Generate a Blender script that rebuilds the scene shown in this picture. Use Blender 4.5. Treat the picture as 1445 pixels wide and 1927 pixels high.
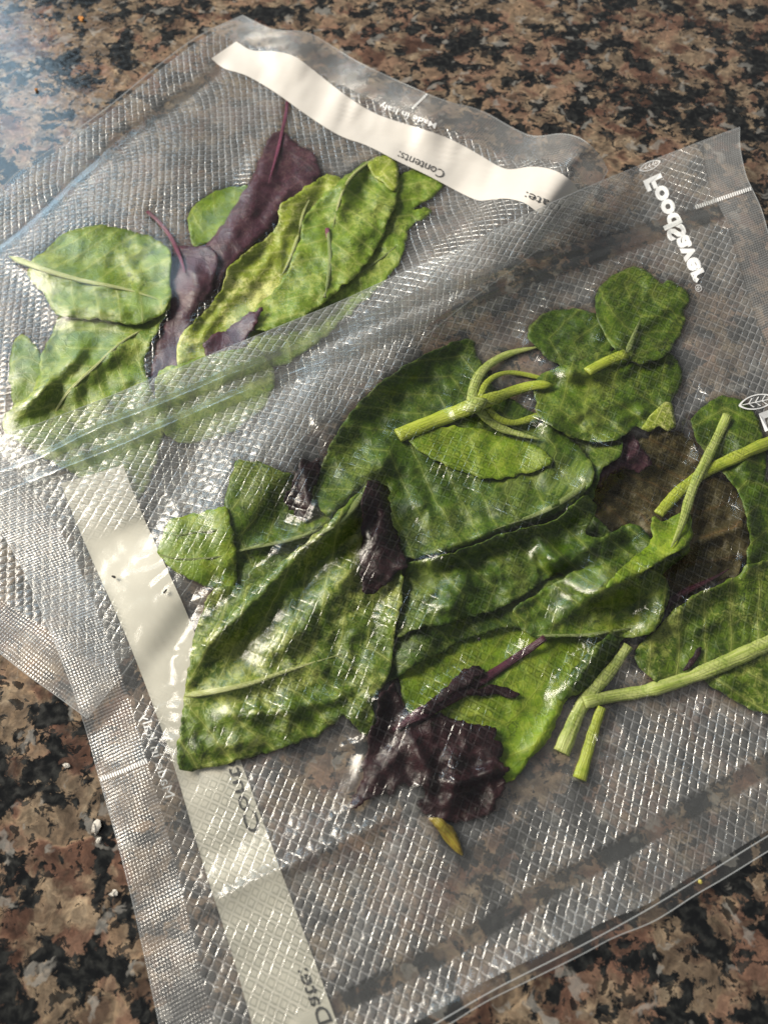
import bpy, math, random
import numpy as np
from mathutils import Vector, geometry

# ------------------------------------------------------------------ camera, light, exposure
for o in list(bpy.data.objects):
    bpy.data.objects.remove(o)
scene = bpy.context.scene
COL = scene.collection
IMG_W, IMG_H = 1445.0, 1927.0
TILT = math.radians(25.0)
FOV = math.radians(66.0)
DIST = 0.203
CAM = np.array([0.0, -DIST * math.sin(TILT), DIST * math.cos(TILT)])
FPX = (IMG_H / 2) / math.tan(FOV / 2)

cam_d = bpy.data.cameras.new('camera')
cam = bpy.data.objects.new('camera', cam_d)
COL.objects.link(cam)
cam.location = CAM
cam.rotation_euler = (TILT, 0, 0)
cam_d.sensor_fit = 'VERTICAL'
cam_d.sensor_height = 36.0
cam_d.lens = 18.0 / math.tan(FOV / 2)
cam_d.clip_start = 0.005
cam_d.clip_end = 20
cam_d.dof.use_dof = True
cam_d.dof.focus_distance = 0.200
cam_d.dof.aperture_fstop = 15.0
scene.camera = cam

world = bpy.data.worlds.new('World')
scene.world = world
world.use_nodes = True
bg = world.node_tree.nodes['Background']
bg.inputs['Color'].default_value = (0.93, 0.96, 1.0, 1)
bg.inputs['Strength'].default_value = 0.22


def area(name, loc, target, sx, sy, power, color):
    l = bpy.data.lights.new(name, 'AREA')
    l.shape = 'RECTANGLE'
    l.size, l.size_y = sx, sy
    l.energy = power
    l.color = color
    o = bpy.data.objects.new(name, l)
    COL.objects.link(o)
    o.location = loc
    d = Vector(target) - Vector(loc)
    o.rotation_euler = d.to_track_quat('-Z', 'Y').to_euler()
    return o


# low warm sun-like light from the left, and the cool window behind it
area('window_sunlight', (-1.05, 0.42, 0.78), (0, 0, 0), 0.55, 0.55, 37, (1.0, 0.91, 0.77))
area('window_daylight', (-1.00, 1.25, 0.98), (-0.1, 0.1, 0), 0.75, 0.8, 9.0, (0.55, 0.80, 1.0))
scene.view_settings.view_transform = 'Standard'
scene.view_settings.look = 'None'
scene.view_settings.gamma = 1.0
scene.view_settings.exposure = 0.0
scene.cycles.transparent_max_bounces = 40
scene.cycles.max_bounces = 12
scene.cycles.use_denoising = True

rng = random.Random(7)
nrg = np.random.default_rng(7)

# ------------------------------------------------------------------ pixel <-> place
_ct, _st = math.cos(TILT), math.sin(TILT)


def place(px, py, zmm):
    """photo pixel + height above the counter in mm -> point in metres"""
    px = np.asarray(px, float); py = np.asarray(py, float)
    z = np.asarray(zmm, float) * 1e-3
    cx = (px - IMG_W / 2) / FPX
    cy = -(py - IMG_H / 2) / FPX
    dx = cx
    dy = cy * _ct + _st
    dz = cy * _st - _ct
    t = (z - CAM[2]) / dz
    return np.stack([CAM[0] + dx * t, CAM[1] + dy * t, CAM[2] + dz * t + 0 * t], -1)


def to_px(xy, zmm=0.0):
    x = xy[..., 0] - CAM[0]; y = xy[..., 1] - CAM[1]; z = zmm * 1e-3 - CAM[2]
    yc = y * _ct + z * _st
    zc = -y * _st + z * _ct
    return IMG_W / 2 + FPX * x / (-zc), IMG_H / 2 - FPX * yc / (-zc)


# height raster over the photo's pixels (4 px cells), heights in mm
X0, Y0, CELL, NX, NY = -760, -200, 4.0, 760, 700
GX, GY = np.meshgrid(X0 + CELL * np.arange(NX), Y0 + CELL * np.arange(NY))


def sample(H, px, py):
    fx = np.clip((np.asarray(px) - X0) / CELL, 0, NX - 1.001)
    fy = np.clip((np.asarray(py) - Y0) / CELL, 0, NY - 1.001)
    ix = fx.astype(int); iy = fy.astype(int)
    ax = fx - ix; ay = fy - iy
    return (H[iy, ix] * (1 - ax) * (1 - ay) + H[iy, ix + 1] * ax * (1 - ay)
            + H[iy + 1, ix] * (1 - ax) * ay + H[iy + 1, ix + 1] * ax * ay)


def dilate(H, r):
    for _ in range(r):
        P = np.pad(H, 1, mode='edge')
        H = np.maximum.reduce([P[1:-1, 1:-1], P[:-2, 1:-1], P[2:, 1:-1], P[1:-1, :-2], P[1:-1, 2:]])
    return H


def box(H, r):
    for ax in (0, 1):
        pad = [(0, 0), (0, 0)]; pad[ax] = (r + 1, r)
        c = np.cumsum(np.pad(H, pad, mode='edge'), axis=ax)
        n = 2 * r + 1
        H = (np.take(c, range(n, c.shape[ax]), ax) - np.take(c, range(0, c.shape[ax] - n), ax)) / n
    return H


def blur(H, r):
    return box(box(H, r), r)


def conform(H, r=2):
    return blur(dilate(H, 2 * r), r)


def vnoise(x, y, seed):
    """smooth value noise, about -1..1"""
    x = np.asarray(x, float); y = np.asarray(y, float)
    t = np.random.default_rng(seed).random((256, 256)) * 2 - 1
    ix = np.floor(x).astype(int); iy = np.floor(y).astype(int)
    fx = x - ix; fy = y - iy
    fx = fx * fx * fx * (fx * (fx * 6 - 15) + 10); fy = fy * fy * fy * (fy * (fy * 6 - 15) + 10)
    g = lambda a, b: t[a & 255, b & 255]
    return (g(iy, ix) * (1 - fx) * (1 - fy) + g(iy, ix + 1) * fx * (1 - fy)
            + g(iy + 1, ix) * (1 - fx) * fy + g(iy + 1, ix + 1) * fx * fy)


def fbm(x, y, s, seed, oct=3):
    v = 0; a = 1.0
    for k in range(oct):
        v = v + a * vnoise(np.asarray(x) / s * 2 ** k + 17 * k, np.asarray(y) / s * 2 ** k + 31 * k, seed + k)
        a *= 0.5
    return v


def resample(P, n):
    P = np.asarray(P, float)
    d = np.r_[0, np.cumsum(np.hypot(*np.diff(P, axis=0).T))]
    t = np.linspace(0, d[-1], n)
    return np.stack([np.interp(t, d, P[:, 0]), np.interp(t, d, P[:, 1])], -1)


def smooth_line(P, it=2):
    P = np.asarray(P, float)
    for _ in range(it):
        Q = np.empty((2 * len(P) - 2, P.shape[1]))
        Q[0::2] = .75 * P[:-1] + .25 * P[1:]
        Q[1::2] = .25 * P[:-1] + .75 * P[1:]
        P = np.vstack([P[:1], Q, P[-1:]])
    return P


def smooth_loop(P, it=2):
    P = np.asarray(P, float)
    q = .12 if it == 1 else .17
    for _ in range(it):
        N = np.roll(P, -1, 0)
        Q = np.empty((2 * len(P), 2))
        Q[0::2] = (1 - q) * P + q * N
        Q[1::2] = q * P + (1 - q) * N
        P = Q
    return P


def seg_dist(px, py, L):
    """distance to a polyline, side (+-) and arc length of the nearest point"""
    px = np.asarray(px, float); py = np.asarray(py, float)
    best = np.full(px.shape, 1e9); side = np.zeros(px.shape); arc = np.zeros(px.shape)
    s0 = 0.0
    for (ax, ay), (bx, by) in zip(L[:-1], L[1:]):
        vx, vy = bx - ax, by - ay
        ll = vx * vx + vy * vy + 1e-9
        t = np.clip(((px - ax) * vx + (py - ay) * vy) / ll, 0, 1)
        dx = px - ax - t * vx; dy = py - ay - t * vy
        d = np.hypot(dx, dy)
        m = d < best
        best = np.where(m, d, best)
        side = np.where(m, np.sign(vx * dy - vy * dx), side)
        arc = np.where(m, s0 + t * math.sqrt(ll), arc)
        s0 += math.sqrt(ll)
    return best, side, arc, s0


def inside(px, py, P):
    r = np.zeros(px.shape, bool)
    x1, y1 = P[-1]
    for x2, y2 in P:
        c = ((y1 > py) != (y2 > py))
        with np.errstate(divide='ignore', invalid='ignore'):
            r ^= c & (px < (x2 - x1) * (py - y1) / (y2 - y1 + 1e-12) + x1)
        x1, y1 = x2, y2
    return r


# ------------------------------------------------------------------ objects
def thing(name, label, cat, loc=(0, 0, 0), group=None):
    o = bpy.data.objects.new(name, None)
    o.empty_display_size = 0.01
    COL.objects.link(o)
    o.location = loc
    o['label'] = label; o['category'] = cat
    if group: o['group'] = group
    return o


def origin_of(o):
    v = np.zeros(3)
    while o is not None:
        v += np.array(o.location)
        o = o.parent
    return v


def mesh_obj(name, V, F, mat, parent=None, smooth=True, uv=None, attrs=None, label=None):
    V = np.asarray(V, float)
    base = origin_of(parent) if parent is not None else np.zeros(3)
    me = bpy.data.meshes.new(name)
    me.from_pydata((V - base).tolist(), [], [list(map(int, f)) for f in F])
    if smooth:
        me.polygons.foreach_set('use_smooth', [True] * len(me.polygons))
    if uv is not None:
        l = me.uv_layers.new(name='UVMap')
        idx = np.empty(len(me.loops), int)
        me.loops.foreach_get('vertex_index', idx)
        l.data.foreach_set('uv', np.asarray(uv, float)[idx].ravel())
    for k, a in (attrs or {}).items():
        at = me.attributes.new(k, 'FLOAT', 'POINT')
        at.data.foreach_set('value', np.asarray(a, float).ravel())
    me.materials.append(mat)
    me.update()
    o = bpy.data.objects.new(name, me)
    COL.objects.link(o)
    if parent is not None: o.parent = parent
    if label: o['label'] = label
    return o


def grid_faces(nu, nv):
    i = np.arange((nu - 1) * (nv - 1))
    r = i // (nu - 1); c = i % (nu - 1)
    a = r * nu + c
    return np.stack([a, a + 1, a + nu + 1, a + nu], -1)


def sweep(P, R, seg=10, flat=1.0, cap=True):
    """tube along world points P with radii R (m)"""
    P = np.asarray(P, float); n = len(P); R = np.broadcast_to(np.asarray(R, float), (n,))
    T = np.gradient(P, axis=0); T /= np.linalg.norm(T, axis=1)[:, None] + 1e-12
    S = np.cross(T, [0, 0, 1.0]); S /= np.linalg.norm(S, axis=1)[:, None] + 1e-12
    U = np.cross(S, T)
    a = np.linspace(0, 2 * math.pi, seg, endpoint=False)
    V = (P[:, None] + R[:, None, None] * (np.cos(a)[None, :, None] * S[:, None] + flat * np.sin(a)[None, :, None] * U[:, None]))
    V = V.reshape(-1, 3)
    F = []
    for i in range(n - 1):
        for k in range(seg):
            k2 = (k + 1) % seg
            F.append((i * seg + k, i * seg + k2, (i + 1) * seg + k2, (i + 1) * seg + k))
    if cap:
        F.append(tuple(range(seg))[::-1]); F.append(tuple((n - 1) * seg + k for k in range(seg)))
    d = np.r_[0, np.cumsum(np.linalg.norm(np.diff(P, axis=0), axis=1))] * 1000
    uv = np.stack([np.repeat(d, seg), np.tile(a / (2 * math.pi) * 6, n)], -1)
    return V, F, uv


# ------------------------------------------------------------------ materials
class NT:
    def __init__(self, name):
        self.m = bpy.data.materials.new(name)
        self.m.use_nodes = True
        self.t = self.m.node_tree
        self.t.nodes.clear()
        self.out = self.t.nodes.new('ShaderNodeOutputMaterial')

    def n(self, typ, **kw):
        nd = self.t.nodes.new(typ)
        ins = kw.pop('ins', {})
        for k, v in kw.items(): setattr(nd, k, v)
        for k, v in ins.items(): self.set(nd, k, v)
        return nd

    def set(self, nd, k, v):
        s = nd.inputs[k]
        if isinstance(v, bpy.types.NodeSocket): self.t.links.new(v, s)
        elif isinstance(v, bpy.types.Node): self.t.links.new(v.outputs[0], s)
        else:
            if s.type == 'RGBA' and len(v) == 3: v = (*v, 1)
            s.default_value = v

    def math(self, op, a, b=None, c=None, clamp=False):
        nd = self.n('ShaderNodeMath', operation=op, use_clamp=clamp)
        for i, v in enumerate((a, b, c)):
            if v is not None: self.set(nd, i, v)
        return nd.outputs[0]

    def ss(self, x, lo, hi, a=0.0, b=1.0):
        nd = self.n('ShaderNodeMapRange', interpolation_type='SMOOTHSTEP', clamp=True)
        self.set(nd, 'Value', x); self.set(nd, 'From Min', lo); self.set(nd, 'From Max', hi)
        self.set(nd, 'To Min', a); self.set(nd, 'To Max', b)
        return nd.outputs[0]

    def mix(self, f, a, b, blend='MIX'):
        nd = self.n('ShaderNodeMix', data_type='RGBA', blend_type=blend)
        self.set(nd, 0, f); self.set(nd, 6, a); self.set(nd, 7, b)
        return nd.outputs[2]

    def noise(self, vec, scale, detail=3, rough=.5, dist=0.0, out=0):
        nd = self.n('ShaderNodeTexNoise')
        self.set(nd, 'Vector', vec); self.set(nd, 'Scale', scale); self.set(nd, 'Detail', detail)
        self.set(nd, 'Roughness', rough); self.set(nd, 'Distortion', dist)
        return nd.outputs[out]

    def voro(self, vec, scale, feature='F1', rand=1.0, out=0):
        nd = self.n('ShaderNodeTexVoronoi', feature=feature)
        self.set(nd, 'Vector', vec); self.set(nd, 'Scale', scale); self.set(nd, 'Randomness', rand)
        return nd.outputs[out]

    def ramp(self, f, stops, interp='LINEAR'):
        nd = self.n('ShaderNodeValToRGB')
        cr = nd.color_ramp; cr.interpolation = interp
        while len(cr.elements) < len(stops): cr.elements.new(0.5)
        for e, (p, c) in zip(cr.elements, stops):
            e.position = p; e.color = (*c, 1) if len(c) == 3 else c
        self.set(nd, 0, f)
        return nd.outputs[0]

    def done(self, sh):
        self.t.links.new(sh if isinstance(sh, bpy.types.NodeSocket) else sh.outputs[0], self.out.inputs['Surface'])
        return self.m


def granite_mat():
    k = NT('granite')
    co = k.n('ShaderNodeTexCoord').outputs['Object']
    warp = k.noise(co, 170, 3, .55, out=1)
    wv = k.n('ShaderNodeVectorMath', operation='SUBTRACT'); k.set(wv, 0, warp); k.set(wv, 1, (.5, .5, .5))
    ws = k.n('ShaderNodeVectorMath', operation='SCALE'); k.set(ws, 0, wv); k.set(ws, 'Scale', 0.0055)
    p = k.n('ShaderNodeVectorMath', operation='ADD'); k.set(p, 0, co); k.set(p, 1, ws); p = p.outputs[0]

    def cells(scale, smooth):
        v = k.n('ShaderNodeTexVoronoi', feature='SMOOTH_F1', ins={'Vector': p, 'Scale': scale, 'Smoothness': smooth})
        return v.outputs['Color']
    big = k.n('ShaderNodeSeparateColor'); k.set(big, 0, cells(108, .3))
    col = k.ramp(big.outputs[0], [(.08, (.070, .036, .025)), (.3, (.150, .080, .056)), (.5, (.225, .138, .096)),
                                  (.68, (.25, .172, .112)), (.85, (.15, .112, .078)), (.97, (.085, .049, .034))])
    scol = k.ramp(k.noise(p, 210, 4, .6, .8), [(.30, (.06, .045, .032)), (.43, (.165, .12, .082)), (.55, (.27, .205, .14)), (.68, (.36, .285, .20))])
    mk = k.ss(k.noise(p, 95, 4, .6), .44, .60)
    col = k.mix(k.math('MULTIPLY', mk, .9), col, scol)
    inn = k.noise(p, 300, 5, .68, .3)
    col = k.mix(.9, col, k.ramp(inn, [(.30, (.32, .31, .29)), (.5, (.92, .9, .87)), (.70, (1.65, 1.55, 1.38))]), 'MULTIPLY')
    # black biotite in ragged clusters
    bn = k.noise(p, 112, 6, .66)
    cl = k.noise(co, 30, 2, .5)
    th = k.ss(cl, .3, .7, .035, -.06)
    bl = k.ss(k.math('SUBTRACT', bn, th), .512, .548)
    b2 = k.ss(k.math('SUBTRACT', k.noise(p, 300, 4, .62), th), .575, .60)
    bl = k.math('MAXIMUM', bl, k.math('MULTIPLY', b2, .9))
    col = k.mix(bl, col, k.mix(k.ss(k.noise(p, 500, 3), .4, .75), (.004, .0045, .005), (.030, .031, .029)))
    # glassy grey quartz
    qz = k.ss(k.noise(p, 170, 3, .5, .4), .60, .66)
    col = k.mix(k.math('MULTIPLY', qz, .55), col, (.30, .285, .26))
    f = k.noise(p, 1100, 3, .65)
    col = k.mix(.5, col, k.ramp(f, [(.25, (.55, .55, .55)), (.6, (1.0, 1.0, 1.0)), (.8, (1.25, 1.2, 1.12))]), 'MULTIPLY')
    col = k.n('ShaderNodeHueSaturation', ins={'Saturation': .95, 'Value': .97, 'Color': col}).outputs[0]
    gr = k.n('ShaderNodeSeparateColor'); k.set(gr, 0, k.voro(p, 520, out=1))     # single crystals
    col = k.mix(.45, col, k.ramp(gr.outputs[2], [(0, (.5, .5, .5)), (.5, (1, 1, 1)), (1, (1.45, 1.4, 1.33))]), 'MULTIPLY')
    bmp = k.n('ShaderNodeBump', ins={'Strength': .12, 'Distance': .0004, 'Height': k.noise(co, 420, 3)})
    pr = k.n('ShaderNodeBsdfPrincipled', ins={'Base Color': col, 'Normal': bmp, 'IOR': 1.5,
             'Roughness': k.ss(k.noise(co, 500, 3), .3, .7, .10, .24)})
    return k.done(pr)


def film_mat(name, kind, haze=.05, tint=(.955, .96, .955), rough=.17, pitch=2.1):
    """clear polyethylene: thin sheet, so no refraction; relief bends only the reflections"""
    k = NT(name)
    uv = k.n('ShaderNodeUVMap', uv_map='UVMap').outputs[0]
    wob = k.n('ShaderNodeSeparateColor'); k.set(wob, 0, k.noise(uv, .35, 3, .6, out=1))
    s = k.n('ShaderNodeSeparateXYZ'); k.set(s, 0, uv)
    em = k.n('ShaderNodeAttribute', attribute_name='emboss').outputs['Fac']
    ct = k.n('ShaderNodeAttribute', attribute_name='contact').outputs['Fac']
    fine = k.noise(uv, 3.0, 3, .6)
    if kind == 'emboss':
        q = 1 / (pitch * math.sqrt(2))
        a = k.math('MULTIPLY_ADD', k.math('ADD', s.outputs[0], s.outputs[1]), q, k.math('MULTIPLY', wob.outputs[0], .35))
        b = k.math('MULTIPLY_ADD', k.math('SUBTRACT', s.outputs[0], s.outputs[1]), q, k.math('MULTIPLY', wob.outputs[1], .35))
        da = k.math('PINGPONG', a, .5); db = k.math('PINGPONG', b, .5)
        d = k.math('SMOOTH_MIN', da, db, .06)
        pil = lambda q: k.math('MULTIPLY', k.math('MULTIPLY', q, 4), k.math('SUBTRACT', 1, q))
        pillow = k.math('MULTIPLY', pil(da), pil(db))          # each pad is a small cushion
        h = k.math('MULTIPLY_ADD', pillow, .95, k.math('MULTIPLY', k.ss(d, .0, .13), .5))
        line = k.math('SUBTRACT', 1, k.ss(d, .035, .14))
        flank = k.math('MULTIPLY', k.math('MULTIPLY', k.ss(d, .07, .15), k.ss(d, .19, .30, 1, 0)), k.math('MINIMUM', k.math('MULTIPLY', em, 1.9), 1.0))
        line = k.math('MULTIPLY', line, em)
        # each painted ridge highlight breaks up a little along its length
        line = k.math('MULTIPLY', line, k.ss(k.noise(uv, .8, 3, .6), .36, .6, .15, 1))
        h = k.math('MULTIPLY', h, em)
        height = k.math('MULTIPLY_ADD', fine, .22, h)
        dist = .00017
    elif kind == 'seam':
        da = k.math('PINGPONG', k.math('MULTIPLY_ADD', wob.outputs[0], .5, k.math('MULTIPLY', s.outputs[0], 1 / .82)), .5)
        db = k.math('PINGPONG', k.math('MULTIPLY_ADD', wob.outputs[1], .5, k.math('MULTIPLY', s.outputs[1], 1 / .82)), .5)
        st = k.ss(k.noise(uv, .12, 2), .35, .65, .25, 1)
        h = k.math('ADD', k.math('MULTIPLY', da, st), db)
        line = k.ss(h, .35, .1)
        line = k.math('MULTIPLY', line, .55)
        height = k.math('MULTIPLY_ADD', fine, .25, h)
        dist = .00020
    else:
        line = k.math('MULTIPLY', em, 0)
        height = k.math('MULTIPLY_ADD', k.noise(uv, .25, 2), 2.0, fine)
        dist = .00003
    bmp = k.n('ShaderNodeBump', ins={'Strength': 1.0, 'Distance': dist, 'Height': height})
    lw = k.n('ShaderNodeLayerWeight', ins={'Blend': .5, 'Normal': bmp}).outputs['Facing']
    fr = k.math('MULTIPLY_ADD', k.math('POWER', lw, 4.5), .5, .040)      # both faces of the sheet, alike from either side
    fr = k.math('MULTIPLY', fr, k.math('MULTIPLY_ADD', ct, -.38, 1.0))      # film wetted onto a leaf loses one reflecting face
    fac = k.math('MULTIPLY_ADD', line, .06, fr, clamp=True)
    # steep flanks of the relief bend light away: their shade is painted into the tint
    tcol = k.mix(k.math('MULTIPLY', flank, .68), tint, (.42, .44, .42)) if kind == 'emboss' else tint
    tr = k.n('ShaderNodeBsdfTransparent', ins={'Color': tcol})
    df = k.n('ShaderNodeBsdfDiffuse', ins={'Color': (.80, .80, .80), 'Normal': bmp})
    tl = k.n('ShaderNodeBsdfTranslucent', ins={'Color': (.80, .80, .80)})
    hz = k.n('ShaderNodeMixShader', ins={0: .4, 1: df.outputs[0], 2: tl.outputs[0]})
    if kind == 'emboss':          # air between film and counter scatters; ridge glints are painted in as pale haze; where the film clings to a wet leaf it is clear
        off = k.math('MULTIPLY_ADD', line, .30, k.math('MULTIPLY_ADD', k.math('MULTIPLY', em, k.ss(k.noise(uv, .09, 3, .6), .3, .7, .6, 1.3)), .13, .05))
        on = k.math('MULTIPLY_ADD', line, .05, .008)
        hf = k.math('ADD', k.math('MULTIPLY', off, k.math('SUBTRACT', 1, ct)), k.math('MULTIPLY', on, ct))
    else:
        hf = k.math('MULTIPLY_ADD', line, .30, haze)
    m1 = k.n('ShaderNodeMixShader', ins={0: hf, 1: tr.outputs[0], 2: hz.outputs[0]})
    gl = k.n('ShaderNodeBsdfGlossy', ins={'Color': (1, 1, 1), 'Roughness': rough, 'Normal': bmp})
    m2 = k.n('ShaderNodeMixShader', ins={0: fac, 1: m1.outputs[0], 2: gl.outputs[0]})
    return k.done(m2)


def leaf_mat(name, dark, mid, pale, pale_amt=.5, vein=.5, veincol=None, rough=.42, trans=0.0, thin=0.0):
    k = NT(name)
    uv = k.n('ShaderNodeUVMap', uv_map='UVMap').outputs[0]
    oi = k.n('ShaderNodeObjectInfo').outputs['Random']
    off = k.n('ShaderNodeCombineXYZ'); k.set(off, 2, k.math('MULTIPLY', oi, 60)); 
    v = k.n('ShaderNodeVectorMath', operation='ADD'); k.set(v, 0, uv); k.set(v, 1, off.outputs[0]); v = v.outputs[0]
    s = k.n('ShaderNodeSeparateXYZ'); k.set(s, 0, uv)
    n1 = k.noise(v, .20, 6, .66, .8)
    n2 = k.noise(v, .62, 5, .7, .9)
    n3 = k.noise(v, .075, 3, .5, .4)
    n4 = k.noise(v, 1.9, 3, .6)
    col = k.mix(k.ss(n1, .34, .60, .25, 1), dark, mid)
    pl = k.math('MULTIPLY', k.ss(k.math('MULTIPLY_ADD', n2, .65, k.math('MULTIPLY', n3, .55)), .575, .70), pale_amt)
    col = k.mix(pl, col, pale)
    dk = k.math('MULTIPLY', k.ss(k.math('MULTIPLY_ADD', n4, .35, k.math('MULTIPLY', k.noise(v, .33, 5, .7, 1.1), .65)), .50, .60), .5)
    col = k.mix(dk, col, dark)
    # net of fine veins and darker cells between them
    cell = k.voro(v, .42, 'DISTANCE_TO_EDGE')
    net = k.math('SUBTRACT', 1, k.ss(cell, .0, .10))
    col = k.mix(k.math('MULTIPLY', net, vein * .2), col, pale)
    tone = k.n('ShaderNodeSeparateColor'); k.set(tone, 0, k.voro(v, .55, out=1))
    col = k.mix(.32, col, k.ramp(tone.outputs[0], [(0, (.42, .48, .4)), (.5, (.95, .95, .95)), (1, (1.4, 1.32, 1.15))]), 'MULTIPLY')
    crease = k.ss(k.math('ABSOLUTE', k.math('SUBTRACT', k.noise(v, .11, 4, .6, 1.2), .5)), 0, .016, 1, 0)
    crease = k.math('MULTIPLY', crease, k.ss(k.noise(v, .05, 2), .45, .6))
    col = k.mix(k.math('MULTIPLY', crease, .75), col, k.mix(.7, dark, (.01, .014, .006)))
    # side veins leave the midrib at an angle
    sv = k.math('PINGPONG', k.math('MULTIPLY_ADD', k.math('ABSOLUTE', s.outputs[1]), -.085,
                k.math('MULTIPLY_ADD', n3, .35, k.math('MULTIPLY', s.outputs[0], .135))), .5)
    svm = k.math('MAXIMUM', k.math('SUBTRACT', 1, k.ss(sv, .006, .03)), k.math('MULTIPLY', k.math('SUBTRACT', 1, k.ss(sv, .02, .16)), .35))
    col = k.mix(k.math('MULTIPLY', svm, vein), col, veincol or pale)
    hh = k.math('ADD', k.math('MULTIPLY', svm, .5), k.math('MULTIPLY_ADD', net, .25, n2))
    bmp = k.n('ShaderNodeBump', ins={'Strength': .35, 'Distance': .0005, 'Height': hh})
    pr = k.n('ShaderNodeBsdfPrincipled', ins={'Base Color': col, 'Roughness': rough, 'Normal': bmp, 'IOR': 1.4})
    sh = pr.outputs[0]
    if trans:
        tl = k.n('ShaderNodeBsdfTranslucent', ins={'Color': k.mix(1, col, (1.5, 1.6, .7), 'MULTIPLY')})
        sh = k.n('ShaderNodeMixShader', ins={0: trans, 1: sh, 2: tl.outputs[0]}).outputs[0]
    if thin:
        tp = k.n('ShaderNodeBsdfTransparent', ins={'Color': (.80, .70, .42)})
        sh = k.n('ShaderNodeMixShader', ins={0: k.math('MULTIPLY', k.ss(n1, .3, .6, .5, 1), thin), 1: sh, 2: tp.outputs[0]}).outputs[0]
    return k.done(sh)


def stem_mat(name, a, b, c):
    k = NT(name)
    uv = k.n('ShaderNodeUVMap', uv_map='UVMap').outputs[0]
    mp = k.n('ShaderNodeMapping'); k.set(mp, 0, uv); mp.inputs['Scale'].default_value = (.10, 2.2, 1)
    st = k.noise(mp.outputs[0], 1.2, 3, .6)
    col = k.mix(k.ss(st, .35, .65), a, b)
    col = k.mix(k.math('MULTIPLY', k.ss(k.noise(uv, .35, 4, .6), .5, .68), .6), col, c)
    bmp = k.n('ShaderNodeBump', ins={'Strength': .8, 'Distance': .0005, 'Height': st})
    pr = k.n('ShaderNodeBsdfPrincipled', ins={'Base Color': col, 'Roughness': .36, 'Normal': bmp,
             'Subsurface Weight': .25, 'Subsurface Radius': (.001, .0012, .0004)})
    return k.done(pr)


def plain_mat(name, col, rough=.5, alpha=1.0, noise=0.0):
    k = NT(name)
    c = col
    if noise:
        co = k.n('ShaderNodeTexCoord').outputs['Object']
        c = k.mix(k.ss(k.noise(co, 60, 4, .6), .3, .7), col, tuple(x * (1 - noise) for x in col))
    pr = k.n('ShaderNodeBsdfPrincipled', ins={'Base Color': c, 'Roughness': rough})
    sh = pr.outputs[0]
    if alpha < 1:
        tp = k.n('ShaderNodeBsdfTransparent')
        sh = k.n('ShaderNodeMixShader', ins={0: alpha, 1: tp.outputs[0], 2: sh}).outputs[0]
    return k.done(sh)


M = {}
M['granite'] = granite_mat()
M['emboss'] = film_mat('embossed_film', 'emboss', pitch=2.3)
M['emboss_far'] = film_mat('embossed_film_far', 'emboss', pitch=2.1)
M['seam'] = film_mat('fused_seam_film', 'seam', haze=.24)
M['smooth'] = film_mat('smooth_film', 'smooth', haze=.045)
M['seal'] = film_mat('heat_seal_film', 'smooth', haze=.02, rough=.06)
M['edge'] = plain_mat('cut_film_edge', (.7, .73, .75), .2, .25)
M['strip'] = plain_mat('cream_print_strip', (.66, .63, .54), .5, .93, .14)
M['strip_far'] = plain_mat('white_print_strip', (.72, .68, .63), .45, .90, .08)
M['ink'] = plain_mat('grey_print', (.05, .05, .05), .5)
M['white'] = plain_mat('white_print', (.80, .80, .80), .45)
G_D, G_M, G_P = (.018, .045, .002), (.082, .145, .006), (.30, .34, .065)
M['leaf'] = leaf_mat('green_leaf', G_D, G_M, G_P, .38, .55)
M['leaf_pale'] = leaf_mat('pale_green_leaf', (.026, .064, .003), (.105, .170, .010), (.40, .43, .11), .62, .65)
M['leaf_lime'] = leaf_mat('lime_leaf', (.07, .14, .005), (.165, .26, .009), (.34, .38, .05), .4, .45)
M['leaf_dark'] = leaf_mat('dark_green_leaf', (.013, .036, .002), (.060, .115, .006), (.24, .29, .055), .38, .6)
M['leaf_fresh'] = leaf_mat('fresh_green_leaf', (.075, .145, .008), (.160, .245, .016), (.42, .46, .12), .5, .6)
M['leaf_yellow'] = leaf_mat('yellowing_leaf', (.15, .21, .014), (.28, .34, .030), (.62, .62, .22), .9, .55)
M['purple'] = leaf_mat('purple_leaf', (.005, .0014, .0022), (.018, .0038, .0062), (.050, .014, .018), .4, .4, rough=.45)
M['purple_far'] = leaf_mat('maroon_leaf', (.032, .010, .018), (.075, .025, .040), (.15, .085, .085), .5, .3)
M['brown'] = leaf_mat('olive_brown_leaf', (.045, .036, .016), (.115, .095, .038), (.23, .195, .095), .7, .7, veincol=(.22, .13, .05), thin=.5)
M['rib'] = stem_mat('pale_rib', (.40, .44, .15), (.50, .52, .22), (.30, .36, .10))
M['rib_dim'] = stem_mat('green_rib', (.19, .25, .07), (.30, .34, .12), (.12, .18, .04))
M['stem'] = stem_mat('yellow_green_stem', (.36, .43, .030), (.46, .51, .08), (.22, .32, .025))
M['stem_pale'] = stem_mat('pale_green_stem', (.34, .42, .08), (.52, .56, .20), (.20, .30, .04))
M['stem_purple'] = stem_mat('purple_stem', (.05, .012, .022), (.10, .022, .042), (.03, .008, .012))
M['stem_plum'] = stem_mat('plum_stem', (.16, .03, .07), (.22, .05, .10), (.10, .02, .04))
M['amber'] = stem_mat('yellowing_tip', (.30, .26, .03), (.24, .15, .02), (.12, .06, .012))

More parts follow.
